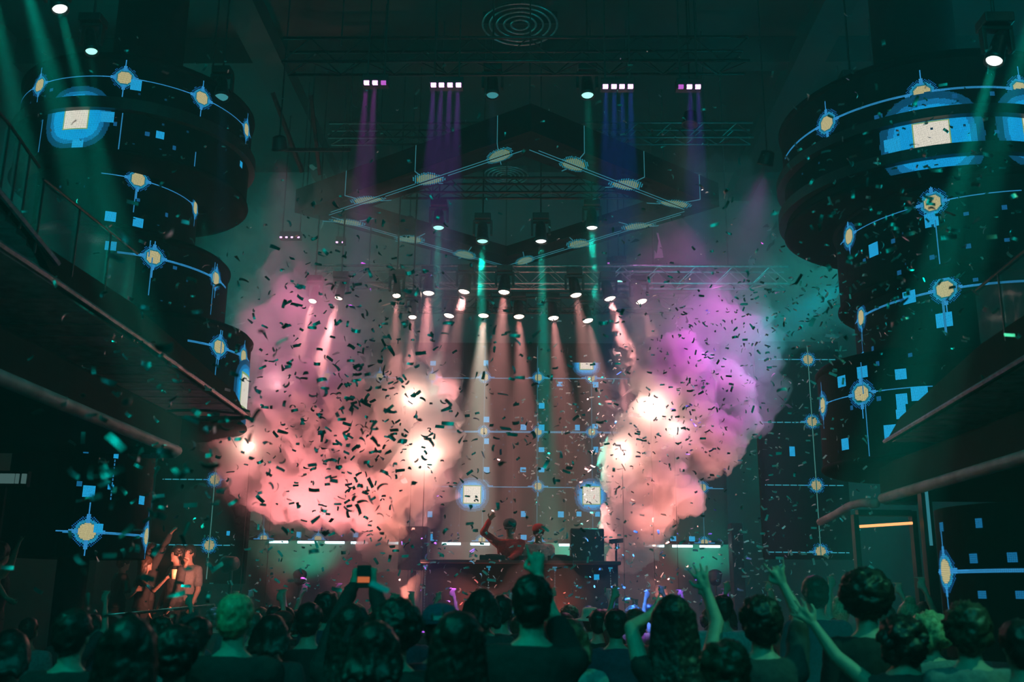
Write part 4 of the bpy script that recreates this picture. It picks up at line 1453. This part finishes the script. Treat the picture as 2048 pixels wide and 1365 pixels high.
guest('guest in black at the left end of the platform, arm bent toward the stage', 244, 1110, face=-.9, hair='short', shirt='cloth_black', sleeve='short', lean=.05,
      armR=(P(256, 1196, Yg - .2), P(272, 1182, Yg - .35), 'fist', (1, 0, .3)))
guest('guest with long reddish hair holding out a cup', 292, 1112, Y=14.35, face=-1.2, hair='long', hairm='hair_brown', shirt='cloth_black', sleeve='none', tilt=-.1,
      armR=(P(307, 1182, 14.1), P(334, 1156, 14.0), 'grip', (1, 0, .3)))
guest('guest behind the cup holder reaching one arm up to the right', 304, 1086, Y=14.8, face=-1.0, hair='short', shirt='cloth_charcoal', tilt=-.35, sleeve='long',
      armR=(P(326, 1098, 14.7), P(340, 1070, 14.7), 'wave', (.5, 0, .8)))
guest('guest in a dark open jacket in the middle of the platform', 357, 1092, Y=14.6, face=2.3, hair='short', shirt='cloth_charcoal', sleeve='long', eyes=True, armL='down', armR='down')
guest('guest with a round face at the right end of the platform', 380, 1090, Y=14.75, face=2.8, hair='crop', shirt='cloth_grey', sleeve='short', eyes=True,
      armL=(P(364, 1150, 14.6), P(372, 1130, 14.45), 'fist', (.3, -.2, 1)))
q = P(344, 1150, 14.0)
cu = empty('cup', (q.x, q.y, q.z - .06), 'small lit plastic cup held out by the long-haired guest', 'cup')
M['cup'] = mat('cup_plastic', (.85, .6, .35), .3)
MB().lathe((q.x + .02, q.y, q.z - .06), (0, 0, 1), [(0, .03), (.13, .042), (.13, .038), (.01, .027)], 20).build('cup_body', M['cup'], cu, smooth=True)
MB().lathe((q.x + .02, q.y, q.z + .03), (0, 0, 1), [(0, .03), (.004, .03)], 20).build('drink', M['cloth_cream'], cu)
x_, y_, z_ = at_px(2, 1085, 9.2, .01)
person('guest at the far left edge with one arm raised and bent', x_, 9.2, .66, z_ - .66, face=-.8, hair='bob', shirt='cloth_black', sleeve='none', vox=.013,
       armR=(P(22, 1128, 9.05), P(33, 1098, 9.0), 'wave', (.3, 0, 1)), armL=(P(-6, 1170, 9.0), P(12, 1196, 8.9), 'open', (.8, 0, -.4)))

# far rows in front of the stage: a few bodies, copied
protos = []
for k, (hr, hm, sh_, aL, aR, sk) in enumerate((('short', 'hair', 'cloth_charcoal', 'down', 'up', 'skin'), ('long', 'hair_brown', 'cloth_black', 'up', 'up', 'skin'), ('crop', 'hair', 'cloth_grey', 'down', 'down', 'skin_dark'),
                                               ('messy', 'hair_brown', 'cloth_red', 'up', 'down', 'skin'), ('bob', 'hair', 'cloth_navy', 'down', 'down', 'skin'), ('bun', 'hair_blond', 'cloth_pink', 'up', 'up', 'skin'),
                                               ('short', 'hair', 'cloth_black', 'down', 'down', 'skin'), ('curly', 'hair_brown', 'cloth_charcoal', 'down', 'up', 'skin'))):
    protos.append(person('', 0, 0, 0, 1.76, hair=hr, hairm=hm, shirt=sh_, armL=aL, armR=aR, skin=sk, vox=.02))
DESC = ['with one arm up and short hair', 'with both arms up and long brown hair', 'with cropped hair and a grey shirt', 'in a red shirt with one arm up',
        'with chin-length hair in navy', 'with a fair bun and both arms up', 'with short hair in black', 'with curly hair and one arm up']
spots = []
rr = random.Random(21)
for k in range(27):
    spots.append((438 + k * 39 + rr.uniform(-10, 10), 11.2 + rr.uniform(-.5, .9), rr.uniform(1206, 1226), 'in the stage-front row'))
for k in range(9):
    spots.append((1500 + k * 44 + rr.uniform(-12, 12), 9.2 + rr.uniform(-.4, .8), rr.uniform(1200, 1226), 'in the rear right rows'))
for k in range(6):
    spots.append((70 + k * 62 + rr.uniform(-12, 12), 8.4 + rr.uniform(-.4, .5), rr.uniform(1222, 1238), 'in the rear left rows'))
for k in range(13):
    spots.append((500 + k * 78 + rr.uniform(-14, 14), 8.9 + rr.uniform(-.4, .5), rr.uniform(1216, 1238), 'in the middle rows'))
seen = {}
first = set()
spots.sort(key=lambda t: (t[3], t[0]))
for i, (px, Y, top, where) in enumerate(spots):
    k = (i * 5 + (i // 8)) % 8
    if where.startswith('in the middle') and k in (1, 5): k = 6
    src = protos[k]
    n_ = seen.get((k, where), 0)
    seen[(k, where)] = n_ + 1
    x, y, h = at_px(px, top, Y, .01)
    if k in first:
        o = src.copy()
        COL.objects.link(o)
        for ch in src.children:
            c_ = ch.copy()
            COL.objects.link(c_)
            c_.parent = o
    else:
        o = src
        first.add(k)
    o.location = (x, y, 0)
    o.rotation_euler = (0, 0, rr.uniform(-.25, .25))
    o.scale = (h / 1.76,) * 3
    tag(o, 'person %s, %s such %s' % (DESC[k], ORD[n_], where), 'person', 'crowd ' + where)
for k in range(8):
    if k not in first: bpy.data.objects.remove(protos[k])

# ------------------------------------------------------------------ confetti
def strip_shape(bendk, twist, n=6, L=.068, Wd=.022):
    v = []
    for i in range(n + 1):
        t = i / n - .5
        a = bendk * t
        if abs(bendk) > .01:
            x, z = L * math.sin(a) / bendk, L * (1 - math.cos(a)) / bendk
        else:
            x, z = L * t, 0
        tw = twist * t
        for s_ in (-1, 1):
            v.append(V((x, s_ * Wd / 2 * math.cos(tw), z + s_ * Wd / 2 * math.sin(tw))))
    m = len(v)
    up = V((0, 0, .0004))
    v = [p + up for p in v] + [p - up for p in v]
    f = []
    for i in range(n):
        a = 2 * i
        f += [(a, a + 2, a + 3, a + 1), (m + a, m + a + 1, m + a + 3, m + a + 2), (a, m + a, m + a + 2, a + 2), (a + 1, a + 3, m + a + 3, m + a + 1)]
    f += [(0, 1, m + 1, m), (m - 2, 2 * m - 2, 2 * m - 1, m - 1)]
    return v, f


SHAPES = [strip_shape(b, t) for b, t in ((.2, 0), (1.2, .3), (2.2, 0), (-1.0, .8), (.1, 1.0), (3.0, .2), (-1.8, -.6), (.6, -.3))]
cmesh = []
for k, (v, f) in enumerate(SHAPES):
    me = bpy.data.meshes.new('confetti_strip')
    me.from_pydata(v, [], f)
    me.materials.append(M['confetti'])
    cmesh.append(me)

cr = random.Random(99)


def rnd_rot():
    return Matrix.Rotation(cr.uniform(0, 6.28), 3, 'Z') @ Matrix.Rotation(cr.uniform(0, 6.28), 3, 'X') @ Matrix.Rotation(cr.uniform(0, 6.28), 3, 'Y')


def gauss_px(cx, cy, sx, sy): return cr.gauss(cx, sx), cr.gauss(cy, sy)


def box_px(x0, y0, x1, y1): return cr.uniform(x0, x1), cr.uniform(y0, y1)


# (count, sampler, depth range, size, label of the near ones)
ZONES = [
    (520, lambda: gauss_px(700, 850, 125, 130), (5.5, 11.5), 1.1, 'dark confetti strip falling in front of the left pink smoke'),
    (190, lambda: gauss_px(700, 580, 120, 80), (6, 12), 1.1, 'dark confetti strip above the left pink smoke'),
    (400, lambda: gauss_px(1390, 740, 85, 150), (9, 13.5), .9, 'small dark confetti strip in front of the right smoke'),
    (190, lambda: box_px(860, 600, 1250, 1080), (5.5, 11.5), 1.0, 'dark confetti strip crossing the warm beams and LED wall'),
    (450, lambda: gauss_px(1175, 910, 85, 120), (13.2, 15.6), 1.1, 'tiny bright confetti flake lit in front of the LED wall'),
    (380, lambda: box_px(1480, 560, 1760, 1200), (9, 14), 1.0, 'small confetti flake drifting right of the right smoke'),
    (420, lambda: box_px(850, 1060, 1560, 1210), (10, 14), 1.0, 'small lit confetti flake over the stage front'),
    (150, lambda: box_px(410, 1060, 850, 1230), (8, 13.5), .9, 'confetti flake over the left of the crowd'),
    (330, lambda: gauss_px(1820, 430, 130, 160), (4.5, 10), .95, 'teal-lit confetti strip around the right LED tower'),
    (190, lambda: gauss_px(330, 830, 110, 200), (2.8, 8.5), 1.0, 'teal-lit confetti strip around the left stairs'),
    (40, lambda: gauss_px(340, 1150, 170, 90), (3.0, 6), 1.0, 'blurred teal confetti strip close over the left crowd'),
    (110, lambda: box_px(550, 100, 1550, 480), (5, 12), .8, 'sparse confetti strip high under the ceiling'),
    (60, lambda: box_px(30, 60, 520, 480), (5, 10), .7, 'sparse confetti strip before the top of the left tower'),
    (130, lambda: gauss_px(1620, 600, 90, 60), (8, 13), 1., 'dark confetti strip in the teal haze left of the right tower'),
]
cand = []
for zi, (n, samp, (d0, d1), sz, lab) in enumerate(ZONES):
    for _ in range(n):
        px, py = samp()
        if not (-10 < px < 2058 and -10 < py < 1290): continue
        Y = cr.uniform(d0, d1)
        s_ = sz * cr.uniform(.6, 1.15)
        cand.append((s_ / Y, px, py, Y, s_, zi))
cand.sort(key=lambda t: -t[0])
ZC = {}
for zi in range(len(ZONES)):
    xs, ys = sorted(t[1] for t in cand[:290] if t[5] == zi), sorted(t[2] for t in cand[:290] if t[5] == zi)
    if xs: ZC[zi] = ((xs[len(xs) // 3], xs[2 * len(xs) // 3]), (ys[len(ys) // 3], ys[2 * len(ys) // 3]))
for k, (_, px, py, Y, s_, zi) in enumerate(cand[:290]):
    o = bpy.data.objects.new('confetti_strip', cmesh[cr.randrange(8)])
    COL.objects.link(o)
    o.location = P(px, py, Y)
    o.rotation_euler = rnd_rot().to_euler()
    o.scale = (s_,) * 3
    zx, zy = ZC[zi]
    w1 = 'upper' if py < zy[0] else 'lower' if py > zy[1] else 'middle'
    w2 = 'left' if px < zx[0] else 'right' if px > zx[1] else 'centre'
    kind_ = ['flat', 'bent', 'curled', 'bent', 'twisted', 'curled', 'curled', 'flat'][cmesh.index(o.data)]
    lab = '%s %s, %s %s part' % (kind_, ZONES[zi][4].replace('falling ', '').replace('drifting ', ''), w1, w2)
    tag(o, lab, 'confetti', lab.replace('confetti strip', 'confetti strips').replace('confetti flake', 'confetti flakes'))
vv, ff, mi = [], [], []
for (_, px, py, Y, s_, zi) in cand[290:]:
    v, f = SHAPES[cr.randrange(8)]
    R_ = rnd_rot()
    c = P(px, py, Y)
    n = len(vv)
    vv += [c + R_ @ (p * s_) for p in v]
    ff += [tuple(i + n for i in q) for q in f]
    mi += [1 if zi in (4, 5, 6, 7) else 0] * len(f)  # zones of lit flakes take the paler copy
me = bpy.data.meshes.new('confetti')
me.from_pydata(vv, [], ff)
me.materials.append(M['confetti'])
me.materials.append(M['flake'])
me.polygons.foreach_set('material_index', mi)
o = bpy.data.objects.new('confetti', me)
COL.objects.link(o)
tag(o, 'small far confetti flakes filling the air of the whole hall', 'confetti', kind='stuff')
